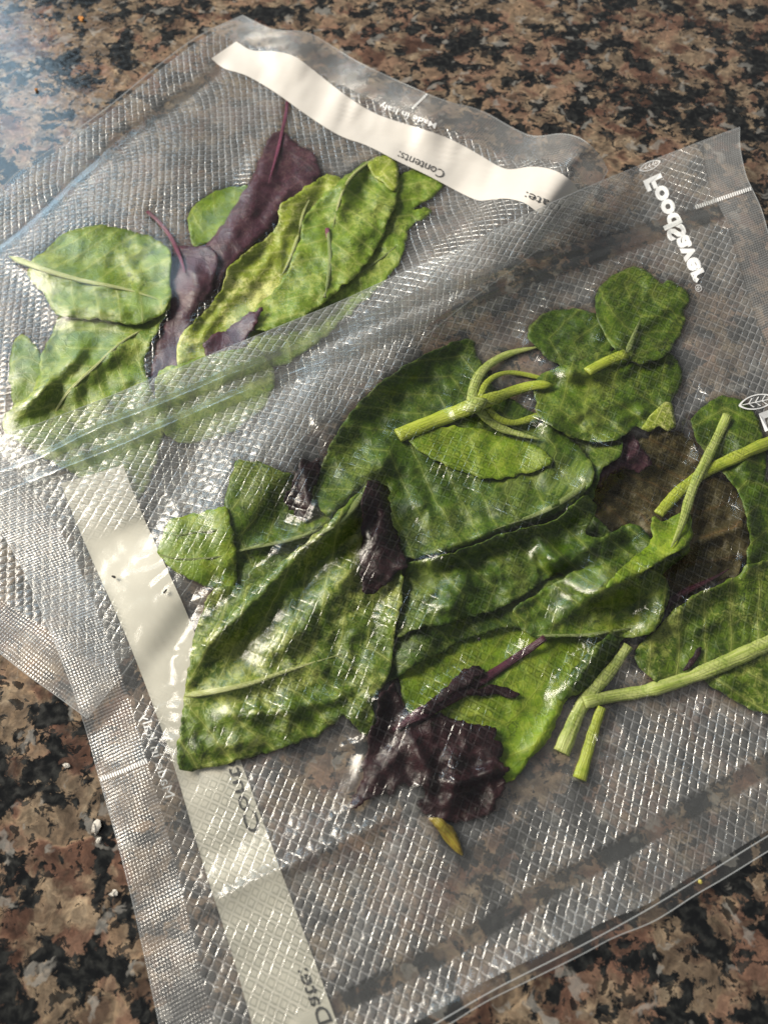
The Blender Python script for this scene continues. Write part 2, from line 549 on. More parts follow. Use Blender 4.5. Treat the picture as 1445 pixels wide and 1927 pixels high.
# ------------------------------------------------------------------ countertop
def countertop():
    x0, x1, y0, y1, t, b = -.75, .75, -.55, .75, .03, .003
    V = [(x0 + b, y0 + b, 0), (x1 - b, y0 + b, 0), (x1 - b, y1 - b, 0), (x0 + b, y1 - b, 0),
         (x0, y0, -b), (x1, y0, -b), (x1, y1, -b), (x0, y1, -b),
         (x0, y0, -t), (x1, y0, -t), (x1, y1, -t), (x0, y1, -t)]
    F = [(0, 1, 2, 3)] + [(4 + i, 4 + (i + 1) % 4, (i + 1) % 4, i) for i in range(4)] \
        + [(8 + i, 8 + (i + 1) % 4, 4 + (i + 1) % 4, 4 + i) for i in range(4)] + [(11, 10, 9, 8)]
    o = mesh_obj('countertop', V, F, M['granite'], smooth=False)
    o['kind'] = 'structure'
    o['label'] = 'polished brown and black speckled granite countertop'


countertop()

# ------------------------------------------------------------------ leaf and stem builders
H = np.zeros((NY, NX))            # running top of everything placed so far (mm)
COVER = np.zeros((NY, NX))        # where leaves lie (film is drawn onto them)


def sub(P, mrg=60):
    P = np.asarray(P)
    x0, y0 = P.min(0) - mrg; x1, y1 = P.max(0) + mrg
    i0 = max(0, int((x0 - X0) / CELL)); i1 = min(NX, int((x1 - X0) / CELL) + 2)
    j0 = max(0, int((y0 - Y0) / CELL)); j1 = min(NY, int((y1 - Y0) / CELL) + 2)
    return (slice(j0, j1), slice(i0, i1))


def ridge(x, y, L, w, h):
    L = smooth_line(L, 2)
    d, _, arc, tot = seg_dist(x, y, L)
    end = np.clip(np.minimum(arc, tot - arc) / (0.2 * tot + 1e-6), 0, 1)
    end = end * end * (3 - 2 * end)
    return h * np.exp(-(d / w) ** 2) * (0.15 + 0.85 * end)


def blade(name, outline, mat, parent, mid=None, ridges=(), wr=.5, wr_s=38, jag=1.6, jag_s=14, it=2, seed=0, step=6.0, lift=.25, label=None):
    """a leaf blade: outline in photo pixels, laid over whatever is already there"""
    global H
    P = smooth_loop(outline, it)
    n = max(24, int(np.hypot(*(P - np.roll(P, -1, 0)).T).sum() / 4))
    P = resample(np.vstack([P, P[:1]]), n + 1)[:-1]
    T = np.roll(P, -1, 0) - np.roll(P, 1, 0); T /= np.linalg.norm(T, axis=1)[:, None] + 1e-9
    Nn = np.stack([T[:, 1], -T[:, 0]], -1)
    P = P + Nn * (1.6 * jag * fbm(P[:, 0], P[:, 1], jag_s, 400 + seed, 3))[:, None]
    sl = sub(P, 80)
    x, y = GX[sl], GY[sl]
    ins = inside(x, y, P)
    base = conform(H[sl], 2)
    z = base + lift + wr * .5 * (fbm(x, y, wr_s, 40 + seed) + .5) 
    if mid is not None:      # blade puffs up between the side veins
        m0 = smooth_line(mid, 2); e0 = m0[0] - m0[2]; e1 = m0[-1] - m0[-3]
        m0 = np.vstack([m0[0] + e0 / np.linalg.norm(e0) * 300, m0, m0[-1] + e1 / np.linalg.norm(e1) * 300])
        dm, _, am, _ = seg_dist(x, y, m0)
        ph = am * .0182 - dm * .0115 + .3 * vnoise(x / 90, y / 90, 300 + seed)
        z = z + .40 * min(1.0, wr + .3) * np.abs(np.sin(np.pi * ph)) ** .8 * np.clip(dm / 18, 0, 1) * (1 + .5 * fbm(x, y, 60, 710 + seed))
    wx = x + 16 * vnoise(x / 40, y / 40, 500 + seed); wy = y + 16 * vnoise(x / 40, y / 40, 520 + seed)
    z = z + wr * .75 * np.clip(1 - np.abs(fbm(wx, wy, wr_s * 1.5, 560 + seed)), 0, 1) ** 2.2      # sharp wilted creases
    z = z + wr * .28 * (np.abs(fbm(x, y, wr_s * .45, 640 + seed)) ) 
    z = np.maximum(z, base + .12)
    for L, w, h in ridges:
        z = z + ridge(x, y, L, w, h * 1.3) * (1 + .25 * fbm(x, y, 40, 880 + seed))
    z = np.maximum(z, base + .1)
    full = np.zeros_like(H); full[sl] = z
    # triangulate
    xs = np.arange(P[:, 0].min(), P[:, 0].max(), step); ys = np.arange(P[:, 1].min(), P[:, 1].max(), step * .87)
    gx, gy = np.meshgrid(xs, ys)
    gx = gx + (np.arange(len(ys)) % 2)[:, None] * step / 2
    gx = gx + nrg.uniform(-1, 1, gx.shape); gy = gy + nrg.uniform(-1, 1, gy.shape)
    m = inside(gx, gy, P)
    q = np.stack([gx[m], gy[m]], -1)
    d, _, _, _ = seg_dist(q[:, 0], q[:, 1], np.vstack([P, P[:1]]))
    q = q[d > step * .55]
    A = np.vstack([P, q])
    r = geometry.delaunay_2d_cdt([Vector(v) for v in A], [], [list(range(len(P)))], 1, 1e-5)
    A = np.array([tuple(v) for v in r[0]]); F = r[2]
    zz = sample(full, A[:, 0], A[:, 1])
    V = place(A[:, 0], A[:, 1], zz)
    # leaf coordinates in mm: along and across the midrib
    ml = smooth_line(mid, 2) if mid is not None else np.array([P.mean(0) - [60, 0], P.mean(0) + [60, 0]])
    j = min(2, len(ml) - 1); e0 = ml[0] - ml[j]; e1 = ml[-1] - ml[-1 - j]
    ml = np.vstack([ml[0] + e0 / (np.linalg.norm(e0) + 1e-6) * 300, ml, ml[-1] + e1 / (np.linalg.norm(e1) + 1e-6) * 300])
    W = place(A[:, 0], A[:, 1], 0 * zz)[:, :2] * 1000
    mw = place(ml[:, 0], ml[:, 1], np.zeros(len(ml)))[:, :2] * 1000
    dd, sd, arc, _ = seg_dist(W[:, 0], W[:, 1], mw)
    if mid is not None: uv = np.stack([arc, dd * sd], -1)
    else: uv = W - W.mean(0)
    # faces up
    a, b, c = V[F[0][0]], V[F[0][1]], V[F[0][2]]
    if np.cross(b - a, c - a)[2] < 0: F = [f[::-1] for f in F]
    o = mesh_obj(name, V, F, mat, parent, uv=uv + seed * 37.0 * 0, label=label)
    md = o.modifiers.new('thickness', 'SOLIDIFY'); md.thickness = .00022; md.offset = -1
    Hs = H[sl]; Hs[ins] = np.maximum(Hs[ins], z[ins])
    COVER[sl][ins] = 1
    return o, full


def tube(name, line, r0, r1, mat, parent, full=None, sink=.55, flat=.48, seg=10, cover=True, label=None, rough=0.11, base_r=2, t0=0.0, t1=0.0):
    """stem or rib in photo pixels, radii in mm, lying on what is below it"""
    L = smooth_line(line, 3)
    n = max(6, int(np.hypot(*np.diff(L, axis=0).T).sum() / 7))
    L = resample(L, n)
    r = np.linspace(r0, r1, n) * .9
    q = np.linspace(0, 1, n)
    if name in ('midrib', 'vein', 'leaf_rib'):
        flat = min(flat, .5); sink = max(sink, .55); r = r * 1.25; t1 = max(t1, .35); t0 = max(t0, .06)
    if t1: r = r * np.clip((1 - q) / t1, .04, 1) ** .6
    if t0: r = r * np.clip(q / t0, .04, 1) ** .6
    if rough: r = r * (1 + rough * fbm(L[:, 0], L[:, 1], 22, 900, 2))
    src = full if full is not None else conform(H, base_r)
    zc = sample(src, L[:, 0], L[:, 1])
    zc = np.convolve(np.pad(zc, 3, mode='edge'), np.ones(7) / 7, 'valid') + r * flat * (1 - sink)
    V, F, uv = sweep(place(L[:, 0], L[:, 1], zc), r * 1e-3, seg, flat)
    o = mesh_obj(name, V, F, mat, parent, uv=uv, label=label)
    sl = sub(L, 30)
    d, _, arc, tot = seg_dist(GX[sl], GY[sl], L)
    dm = d * .135
    rr = np.interp(arc / tot, np.linspace(0, 1, n), r); zz = np.interp(arc / tot, np.linspace(0, 1, n), zc)
    m = dm < rr
    zt = zz + flat * np.sqrt(np.maximum(rr ** 2 - dm ** 2, 0))
    Hs = H[sl]; Hs[m] = np.maximum(Hs[m], zt[m])
    if cover: COVER[sl][m] = 1
    return o


def base_of(px, py, z=0):
    return tuple(place(px, py, z).tolist())


# ------------------------------------------------------------------ bag builder
class Bag:
    def __init__(self, name, label, TL, TR, BR, BL, top, right, bottom, left, group):
        w = lambda P: place(np.asarray(P)[:, 0], np.asarray(P)[:, 1], np.zeros(len(P)))[:, :2]
        self.e = [resample(smooth_line(w(P), 1), 400) for P in (top, right, bottom, left)]
        L = lambda P: np.hypot(*np.diff(P, axis=0).T).sum() * 1000
        self.W = .5 * (L(self.e[0]) + L(self.e[2])); self.Ln = .5 * (L(self.e[1]) + L(self.e[3]))
        c = w([TL, TR, BR, BL]).mean(0)
        self.root = thing(name, label, 'bag', (c[0], c[1], 0), group)

    def pt(self, s, t):
        f = lambda P, q: np.stack([np.interp(q * 399, np.arange(400), P[:, i]) for i in (0, 1)], -1)
        top, right, bottom, left = self.e
        a, b = top[0], top[-1]; d, c = bottom[0], bottom[-1]
        s1 = s[..., None]; t1 = t[..., None]
        return ((1 - t1) * f(top, s) + t1 * f(bottom, s) + (1 - s1) * f(left, t) + s1 * f(right, t)
                - ((1 - s1) * (1 - t1) * a + s1 * (1 - t1) * b + s1 * t1 * c + (1 - s1) * t1 * d))

    def sheet(self, name, Z, mat, s0, s1, t0, t1, stepmm=.85, emboss=None, label=None, contact=None):
        nu = max(4, int((s1 - s0) * self.W / stepmm)); nv = max(4, int((t1 - t0) * self.Ln / stepmm))
        s, t = np.meshgrid(np.linspace(s0, s1, nu), np.linspace(t0, t1, nv))
        xy = self.pt(s, t)
        px, py = to_px(xy)
        z = sample(Z, px, py)
        V = place(px, py, z).reshape(-1, 3)
        uv = np.stack([s * self.W, t * self.Ln], -1).reshape(-1, 2)
        F = grid_faces(nu, nv)
        if V[F[0][1]][0] is not None:
            a, b, c = V[F[0][0]], V[F[0][1]], V[F[0][2]]
            if np.cross(b - a, c - a)[2] < 0: F = F[:, ::-1]
        e = np.ones(nu * nv) if emboss is None else sample(emboss, px, py).ravel()
        return mesh_obj(name, V, F, mat, self.root, uv=uv, attrs={'emboss': e, 'contact': 0 * e if contact is None else sample(contact, px, py).ravel()}, label=label)


def ribbon(name, A, B, Z, dz, mat, parent, m=8, crown=0.0, label=None, n=None):
    """band between two pixel lines, following height raster Z (+dz mm), optionally crowned"""
    n = n or max(10, int(np.hypot(*np.diff(np.asarray(A, float), axis=0).T).sum() / 6))
    A = resample(smooth_line(A, 2), n); B = resample(smooth_line(B, 2), n)
    w = np.linspace(0, 1, m)[:, None, None]
    P = (1 - w) * A[None] + w * B[None]
    z = sample(Z, P[..., 0], P[..., 1]) + dz + crown * np.sin(np.pi * w[..., 0]) ** .7
    V = place(P[..., 0], P[..., 1], z).reshape(-1, 3)
    W = place(P[..., 0], P[..., 1], 0 * z)
    du = np.linspace(0, np.linalg.norm(np.diff(W[0], axis=0), axis=1).sum() * 1000, n)
    dv = np.linspace(0, np.linalg.norm(W[-1, 0] - W[0, 0]) * 1000, m)
    uv = np.stack(np.meshgrid(du, dv), -1).reshape(-1, 2)
    F = grid_faces(n, m)
    a, b, c = V[F[0][0]], V[F[0][1]], V[F[0][2]]
    if np.cross(b - a, c - a)[2] < 0: F = F[:, ::-1]
    return mesh_obj(name, V, F, mat, parent, uv=uv, attrs={'emboss': np.zeros(len(V))}, label=label)


def offset_line(L, d):
    L = np.asarray(L, float)
    T = np.gradient(L, axis=0); T /= np.linalg.norm(T, axis=1)[:, None]
    return L + d * np.stack([-T[:, 1], T[:, 0]], -1)


def edge_line(L, Z, dz, r, parent, mat=None):
    L = resample(smooth_line(L, 2), max(8, int(np.hypot(*np.diff(np.asarray(L, float), axis=0).T).sum() / 8)))
    z = sample(Z, L[:, 0], L[:, 1]) + dz
    V, F, uv = sweep(place(L[:, 0], L[:, 1], z), r * 1e-3, 6, 1.0)
    return mesh_obj('cut_edge', V, F, mat or M['edge'], parent, uv=uv)


def lettering(name, body, start, end, up, cap_px, Z, dz, mat, parent, bold=.0, label=None):
    """flat print: text set along start->end (photo px), letters pointing towards `up`"""
    cu = bpy.data.curves.new('t', 'FONT'); cu.body = body; cu.size = 1.0; cu.offset = bold; cu.resolution_u = 3
    to = bpy.data.objects.new('t', cu); COL.objects.link(to)
    bpy.context.view_layer.update()
    me = bpy.data.meshes.new_from_object(to.evaluated_get(bpy.context.evaluated_depsgraph_get()))
    bpy.data.objects.remove(to); bpy.data.curves.remove(cu)
    v = np.array([tuple(q.co) for q in me.vertices]); F = [list(p.vertices) for p in me.polygons]
    bpy.data.meshes.remove(me)
    x0, x1 = v[:, 0].min(), v[:, 0].max()
    S = np.asarray(start, float); E = np.asarray(end, float); U = np.asarray(up, float); U /= np.linalg.norm(U)
    P = S + (E - S) * ((v[:, :1] - x0) / (x1 - x0)) + U * (v[:, 1:2] / .70 * cap_px)
    z = sample(Z, P[:, 0], P[:, 1]) + dz
    V = place(P[:, 0], P[:, 1], z)
    a, b, c = V[F[0][0]], V[F[0][1]], V[F[0][2]]
    if np.cross(b - a, c - a)[2] < 0: F = [f[::-1] for f in F]
    return mesh_obj(name, V, F, mat, parent, smooth=False, label=label)


def ticks(name, A, B, width, n, Z, dz, mat, parent, duty=.6):
    A = np.asarray(A, float); B = np.asarray(B, float)
    d = (B - A); u = np.array([-d[1], d[0]]) / np.linalg.norm(d) * width / 2
    V, F = [], []
    for i in range(n):
        p = A + d * (i / n); q = A + d * ((i + duty) / n)
        k = len(V); V += [p - u, q - u, q + u, p + u]; F.append((k, k + 1, k + 2, k + 3))
    V = np.array(V)
    W = place(V[:, 0], V[:, 1], sample(Z, V[:, 0], V[:, 1]) + dz)
    return mesh_obj(name, W, F, mat, parent, smooth=False)


def gauss(x, y, cx, cy, sx, sy=None, ang=0):
    sy = sy or sx
    c, s = math.cos(math.radians(ang)), math.sin(math.radians(ang))
    u = (x - cx) * c + (y - cy) * s; v = -(x - cx) * s + (y - cy) * c
    return np.exp(-(u / sx) ** 2 - (v / sy) ** 2)


def emboss_field(cover, bands, flats, noise_seed, on=.42, near_k=.75, lo=.5):
    near = blur(dilate((cover > 0).astype(float), 3), 2)
    e = 1.0 - near_k * np.clip(near, 0, 1)
    n = fbm(GX, GY, 60, noise_seed)
    e = np.where(near > .02, e + .25 * n, e)
    e = np.where(cover > 0, on * np.clip(.8 + .9 * n + .5 * fbm(GX, GY, 24, noise_seed + 9), .1, 1.5), e)
    e = e * np.clip(1.0 + .45 * fbm(GX, GY, 110, noise_seed + 5), lo, 1.15)
    for L, w in bands:
        d, _, _, _ = seg_dist(GX, GY, smooth_line(L, 2))
        e = e * np.clip((d - w) / 5, 0, 1)
    for cx, cy, sx, sy, a, k in flats:
        e = e * (1 - k * np.clip(1.8 * gauss(GX, GY, cx, cy, sx, sy, a), 0, 1))
    return np.clip(e, 0, 1.2)


def leafthing(name, label, cat, at, group=None):
    return thing(name, label, cat, base_of(*at, 0.5), group)


# ================================================================== BACK BAG
b_top = [(457, 29), (504, 53), (526, 58), (576, 58), (615, 80), (665, 113), (748, 152), (836, 191), (903, 205), (958, 238), (997, 257),
         (1024, 256), (1058, 250), (1096, 260), (1130, 293), (1143, 321)]
b_right = [(1143, 321), (1100, 400), (1000, 480), (850, 590), (700, 720), (540, 870), (400, 1040), (270, 1220), (165, 1352)]
b_left = [(457, 29), (385, 60), (332, 96), (266, 150), (199, 206), (151, 240), (113, 271), (73, 296), (30, 326), (0, 359), (-200, 520), (-600, 800)]
b_bottom = [(-600, 800), (-300, 1015), (-100, 1160), (0, 1228), (50, 1269), (103, 1306), (165, 1352)]
back = Bag('vacuum_bag', 'clear embossed vacuum bag of mixed leaves lying underneath, its printed strip unmirrored', (457, 29), (1143, 321), (165, 1352), (-600, 800),
           b_top, b_right, b_bottom, b_left, 'vacuum sealed bags of leaves')

zb = np.full((NY, NX), .5)
hump = [(1085, 290), (1020, 370), (900, 480), (760, 610), (600, 760), (430, 960), (300, 1130)]
d, _, arc, tot = seg_dist(GX, GY, smooth_line(hump, 2))
zb += np.interp(arc / tot, [0, .12, .3, .6, 1], [17, 13, 7.5, 3.6, .9]) * np.exp(-(d / np.interp(arc / tot, [0, .3, 1], [52, 62, 60])) ** 2)
zb += 5.5 * gauss(GX, GY, 560, 70, 75, 60, 25) + 4.5 * gauss(GX, GY, 800, 190, 110, 55, 25) + 3 * gauss(GX, GY, 690, 130, 40, 50, 25)
zb += 3.0 * gauss(GX, GY, 240, 160, 210, 40, -36) + 1.5 * gauss(GX, GY, 20, 330, 120, 50, -38)
zb += 2.2 * gauss(GX, GY, 100, 1230, 90, 60, 40)
zb = zb + .25 * fbm(GX, GY, 90, 3)
zb = np.maximum(zb, .4)
back.sheet('bottom_film', zb, M['smooth'], 0, 1, .06, .955)

H = zb + .3
# --- leaves in the back bag, lowest first
gB = 'leaves sealed in the rear bag'
t = leafthing('basil_leaf', 'small oval bright green leaf tucked behind the long maroon leaf', 'leaf', (370, 460))
blade('blade', [(353, 417), (358, 397), (381, 374), (408, 359), (440, 351), (480, 350), (490, 380), (440, 430), (410, 450), (393, 455), (374, 467), (362, 459)],
      M['leaf_lime'], t, mid=[(365, 460), (410, 400), (480, 360)], seed=1, wr=.4)
t = leafthing('purple_leaf', 'long maroon leaf with its stalk reaching under the white strip', 'leaf', (535, 240))
o, f = blade('blade', [(509, 250), (494, 293), (470, 339), (447, 382), (420, 421), (397, 452), (370, 480), (350, 540), (370, 575), (393, 568), (424, 518), (463, 471), (517, 425),
             (560, 390), (590, 350), (606, 324), (591, 285), (564, 273), (536, 250)], M['purple_far'], t, mid=[(527, 250), (500, 340), (440, 450), (380, 550)], seed=2,
             ridges=[([(520, 270), (480, 370), (430, 470), (380, 550)], 26, 1.6), ([(560, 330), (500, 420), (440, 500)], 14, 1.0)], wr=.7)
tube('stalk', [(541, 166), (541, 205), (532, 245), (522, 290), (505, 345)], .75, .6, M['stem_plum'], t, t1=.4)
t = leafthing('purple_leaf', 'broad maroon leaf with short bent plum stalk beside the round green leaf', 'leaf', (335, 470))
o, f = blade('blade', [(339, 462), (362, 465), (395, 458), (412, 490), (400, 545), (362, 600), (345, 650), (335, 700), (325, 760), (270, 760), (285, 690), (305, 625), (322, 585), (320, 530), (321, 475)],
             M['purple_far'], t, mid=[(340, 470), (360, 530), (330, 640), (300, 740)], seed=3, ridges=[([(345, 480), (370, 530), (340, 620)], 18, 1.2)], wr=.6)
tube('stalk', [(278, 398), (300, 417), (322, 445), (338, 478), (350, 515)], .62, .85, M['stem_plum'], t, t1=.35)
t = leafthing('lettuce_leaf', 'pale yellow-green crinkled leaf lying against the maroon leaf', 'leaf', (629, 324))
o, f = blade('blade', [(629, 324), (595, 339), (556, 366), (525, 390), (525, 417), (502, 452), (467, 467), (436, 498), (424, 521), (416, 552), (393, 583), (350, 618), (335, 646),
             (333, 692), (330, 745), (400, 735), (470, 690), (560, 600), (640, 500), (660, 400), (650, 340)], M['leaf_yellow'], t, mid=[(600, 370), (548, 460), (470, 570), (380, 680)], seed=4,
             ridges=[([(560, 400), (500, 500), (430, 580)], 12, .9), ([(480, 490), (420, 580), (360, 660)], 10, .8)], wr=.9, wr_s=30, jag=2.2)
tube('midrib', [(562, 440), (553, 470), (540, 500), (528, 522)], .55, .35, M['rib'], t, f, cover=False)
tube('midrib', [(585, 370), (570, 400), (562, 440)], .3, .5, M['rib'], t, f, cover=False)
t = leafthing('basil_leaf', 'dark green lobed leaf showing faintly through the strip lettering', 'leaf', (765, 320))
o, f = blade('blade', [(792, 312), (765, 320), (735, 350), (690, 420), (620, 500), (540, 590), (470, 640), (430, 700), (540, 690), (640, 610), (746, 510), (757, 471), (773, 425), (800, 408),
             (815, 397), (800, 392), (777, 396), (785, 385), (808, 378), (835, 351), (831, 336)], M['leaf_fresh'], t, mid=[(800, 350), (746, 463), (707, 494), (649, 533), (540, 620)], seed=5,
             ridges=[([(746, 463), (707, 494), (649, 533), (560, 610)], 14, 1.0)], wr=.9, wr_s=30, jag=2)
tube('midrib', [(746, 463), (707, 494), (649, 533), (590, 580)], .35, .2, M['rib_dim'], t, f, cover=False)
t = leafthing('lettuce_leaf', 'mid green leaf with yellow tip and thin white rib touching the strip', 'leaf', (730, 292))
o, f = blade('blade', [(730, 289), (703, 297), (664, 320), (629, 347), (587, 390), (567, 425), (562, 460), (545, 500), (520, 545), (486, 570), (470, 622), (540, 620), (620, 560), (690, 500),
             (725, 440), (745, 380), (753, 347), (750, 312), (746, 297)], M['leaf_fresh'], t, mid=[(722, 292), (672, 320), (649, 347), (637, 382), (626, 428), (600, 500)], seed=6,
             ridges=[([(711, 297), (672, 320), (649, 347), (637, 382), (626, 428)], 12, 1.1), ([(720, 350), (680, 420), (650, 500)], 16, 1.0)], wr=1.0, wr_s=30, jag=2)
tube('midrib', [(720, 292), (700, 302), (672, 320), (649, 347), (637, 382), (626, 428)], .5, .35, M['rib'], t, f, cover=False)
tube('stalk', [(617, 434), (622, 480), (619, 520), (610, 560)], .65, .5, M['rib_dim'], t, f)
tube('stalk_tip', [(616, 430), (618, 448)], .72, .7, M['stem_plum'], t, f, label='purple end of the stalk')
blade('leaf_tip', [(735, 291), (712, 294), (690, 306), (700, 330), (722, 342), (740, 362), (752, 345), (749, 312)], M['leaf_yellow'], t, seed=16, wr=.3, lift=.08, jag=1.5, label='yellowed leaf tip')
t = leafthing('purple_leaf', 'small torn dark purple scrap on pale leaf beside the upper bag edge', 'leaf', (470, 610))
blade('blade', [(498, 578), (467, 591), (428, 618), (400, 630), (385, 650), (383, 665), (420, 680), (460, 660), (470, 628), (484, 606)], M['purple_far'], t, seed=7, jag=3, jag_s=10, wr=.6)
t = leafthing('basil_leaf', 'narrow green leaf lobe standing at the left end of the rear leaves', 'leaf', (30, 750))
blade('blade', [(42, 625), (55, 638), (73, 655), (88, 690), (80, 730), (50, 765), (25, 765), (17, 700), (22, 660), (30, 640)], M['leaf_fresh'], t, mid=[(42, 628), (45, 690), (35, 755)], seed=8, wr=.5)
t = leafthing('basil_leaf', 'long folded green leaf with pale midrib running under the upper bag edge', 'leaf', (100, 800))
o, f = blade('blade', [(113, 593), (200, 590), (290, 575), (322, 560), (318, 585), (285, 640), (270, 690), (290, 745), (310, 800), (295, 870), (270, 935), (235, 955), (190, 925), (120, 880), (60, 850),
             (12, 818), (5, 800), (8, 780), (30, 760), (60, 745), (75, 700), (78, 665), (95, 635)], M['leaf_fresh'], t, mid=[(300, 600), (250, 630), (215, 655), (180, 690), (140, 725), (110, 760), (80, 830)], seed=9,
             ridges=[([(250, 630), (180, 690), (110, 760)], 16, 1.6), ([(170, 640), (100, 720), (30, 785)], 16, 2.0), ([(270, 690), (180, 770)], 16, .9)], wr=.8)
tube('midrib', [(265, 622), (240, 636), (215, 655), (180, 690), (140, 725), (110, 762), (95, 800)], .35, .6, M['rib'], t, f, cover=False)
t = leafthing('basil_leaf', 'rounded green leaf with thick pale midrib and stalk pointing out sideways', 'leaf', (66, 495))
o, f = blade('blade', [(66, 484), (80, 476), (95, 460), (115, 443), (140, 430), (165, 424), (200, 423), (235, 430), (270, 440), (300, 452), (319, 465), (322, 500), (322, 560), (310, 590), (260, 612), (200, 602),
             (150, 598), (115, 597), (105, 590), (92, 565), (75, 545), (58, 527), (50, 508)], M['leaf_fresh'], t, mid=[(40, 492), (100, 513), (160, 530), (230, 542), (275, 555), (310, 567)], seed=10,
             ridges=[([(50, 495), (100, 513), (160, 530), (230, 542), (300, 562)], 14, 1.4), ([(230, 470), (250, 510), (280, 530)], 9, .7), ([(100, 570), (170, 575), (260, 590)], 14, .9)], wr=.6)
tube('midrib', [(18, 482), (50, 495), (100, 513), (160, 530), (230, 542), (275, 555), (308, 566)], 1.0, .4, M['rib'], t, f)
t = leafthing('basil_leaf', 'deep green leaf mostly hidden beneath the upper bag', 'leaf', (400, 760))
blade('blade', [(290, 700), (380, 670), (480, 650), (520, 690), (510, 760), (430, 820), (340, 840), (290, 800)], M['leaf_fresh'], t, mid=[(300, 780), (400, 740), (510, 690)], seed=11)

b_seal = [(412, 130), (359, 173), (309, 209), (252, 249), (216, 276), (186, 306), (143, 342), (100, 385), (33, 445), (0, 468), (-120, 565), (-400, 770)]
zbt = conform(np.maximum(H, zb + .5), 2) + .25
zbt += 3.2 * gauss(GX, GY, 330, 300, 150, 85, -38) * (1 - .8 * COVER) + 1.2 * gauss(GX, GY, 180, 390, 120, 60, -38) * (1 - COVER)
zbt = blur(np.maximum(zbt, conform(H, 1) + .15), 2)
zbt = np.maximum(zbt, H + .12)
d, _, _, _ = seg_dist(GX, GY, smooth_line(b_seal, 2))
k = np.exp(-(d / 14) ** 2)
zbt = zbt * (1 - k) + (zb + .45) * k
zbt = np.maximum(blur(zbt, 3), zbt - .25) * (COVER > 0) + zbt * (COVER <= 0)
zbt = blur(zbt, 1)
zbt += .10 * fbm(GX, GY, 34, 77) * np.clip(1 - blur(COVER, 2), .15, 1)
zbt = np.maximum(zbt, H + .1)
zbt += 1.1 * np.abs(fbm(GX + .3 * GY, GY * .3, 55, 79)) * gauss(GX, GY, 740, 240, 420, 70, 24)
emb = emboss_field(COVER, [(b_seal, 7)], [], 61, .06, .3, .8)
con = np.clip(blur(dilate(COVER, 1), 1) * 1.1, 0, 1)
back.sheet('top_film', zbt, M['emboss_far'], 0.012, .985, .06, .955, emboss=emb, contact=con)
bseam = back.sheet('side_seam', zb + .35, M['seam'], 0, 1, .0, .06)
back.sheet('side_seam', zb + .35, M['seam'], 0, 1, .955, 1.0)
ribbon('heat_seal', offset_line(b_seal, -6), offset_line(b_seal, 6), zbt, .12, M['seal'], back.root, 7, .25)
edge_line(b_left, zbt, .05, .16, back.root)
edge_line(b_left, zb, .05, .13, back.root)
edge_line(b_top, zb, .4, .16, back.root)
edge_line(b_right, zbt, .1, .12, back.root)
edge_line(b_bottom, zb, .4, .12, back.root)

s_up = [(445, 78), (470, 95), (486, 96), (530, 97), (560, 108), (600, 140), (650, 180), (700, 212), (745, 228), (800, 244), (850, 262), (900, 290), (940, 315), (960, 320), (1000, 312), (1040, 318), (1070, 335), (1088, 356), (1098, 378)]
s_lo = [(398, 110), (420, 130), (455, 138), (480, 150), (525, 178), (570, 212), (640, 258), (690, 272), (750, 305), (800, 327), (860, 360), (895, 377), (910, 378), (950, 372), (985, 380), (1003, 393), (1018, 405)]
bstrip = ribbon('label_strip', s_up, s_lo, zbt, .18, M['strip_far'], back.root, 9, 0, 'white writing strip printed along the side')
lettering('printed_word', 'Contents:', (838, 322), (752, 284), (-.43, .9), 16, zbt, .34, M['ink'], bstrip)
lettering('printed_word', 'Date:', (1056, 386), (990, 360), (-.37, .93), 16, zbt, .34, M['ink'], bstrip)
lettering('printed_word', 'Made in Italy', (822, 232), (716, 193), (-.35, .94), 11, zbt, .3, M['white'], back.root, .012)
ticks('tick_rule', (803, 177), (775, 205), 4, 10, zb, .6, M['white'], bseam)

H = np.maximum(H, 0)
# everything the upper bag rests on: the rear bag inside its outline, the counter elsewhere
ring = np.vstack([b_top, b_right[1:], b_bottom[::-1][1:], b_left[::-1][1:-1]])
ib = inside(GX, GY, ring)
H = np.where(ib, np.maximum(zbt, zb) + .25, .0)
COVER[:] = 0

# ================================================================== FRONT BAG
f_top = [(-120, 862), (-40, 832), (0, 820), (75, 797), (150, 768), (210, 745), (280, 715), (340, 692), (400, 665), (470, 637), (560, 600), (640, 568), (740, 520), (860, 470), (1000, 398), (1120, 345), (1250, 292), (1391, 239)]
f_left = [(-120, 862), (-60, 925), (0, 995), (47, 1076), (75, 1141), (106, 1216), (131, 1278), (152, 1341), (165, 1380), (181, 1443), (217, 1566), (246, 1678), (271, 1790), (300, 1927), (335, 2080), (365, 2210)]
f_right = [(1391, 239), (1390, 275), (1402, 331), (1413, 353), (1432, 392), (1445, 441), (1480, 560), (1560, 790), (1680, 1080), (1830, 1370)]
f_bot = [(365, 2210), (600, 2070), (780, 1965), (849, 1926), (907, 1888), (977, 1854), (1098, 1795), (1152, 1764), (1224, 1738), (1266, 1712), (1307, 1684), (1359, 1655), (1445, 1601), (1600, 1510), (1830, 1370)]
f_inner = [(600, 2050), (740, 1970), (821, 1926), (925, 1864), (1001, 1826), (1105, 1774), (1204, 1720), (1256, 1689), (1354, 1629), (1445, 1572), (1600, 1482), (1830, 1345)]
front = Bag('vacuum_bag', 'clear embossed vacuum bag of leaves lying on top, mirrored logo in its corner', (-120, 862), (1391, 239), (1830, 1370), (365, 2210),
            f_top, f_right, f_bot, f_left, 'vacuum sealed bags of leaves')

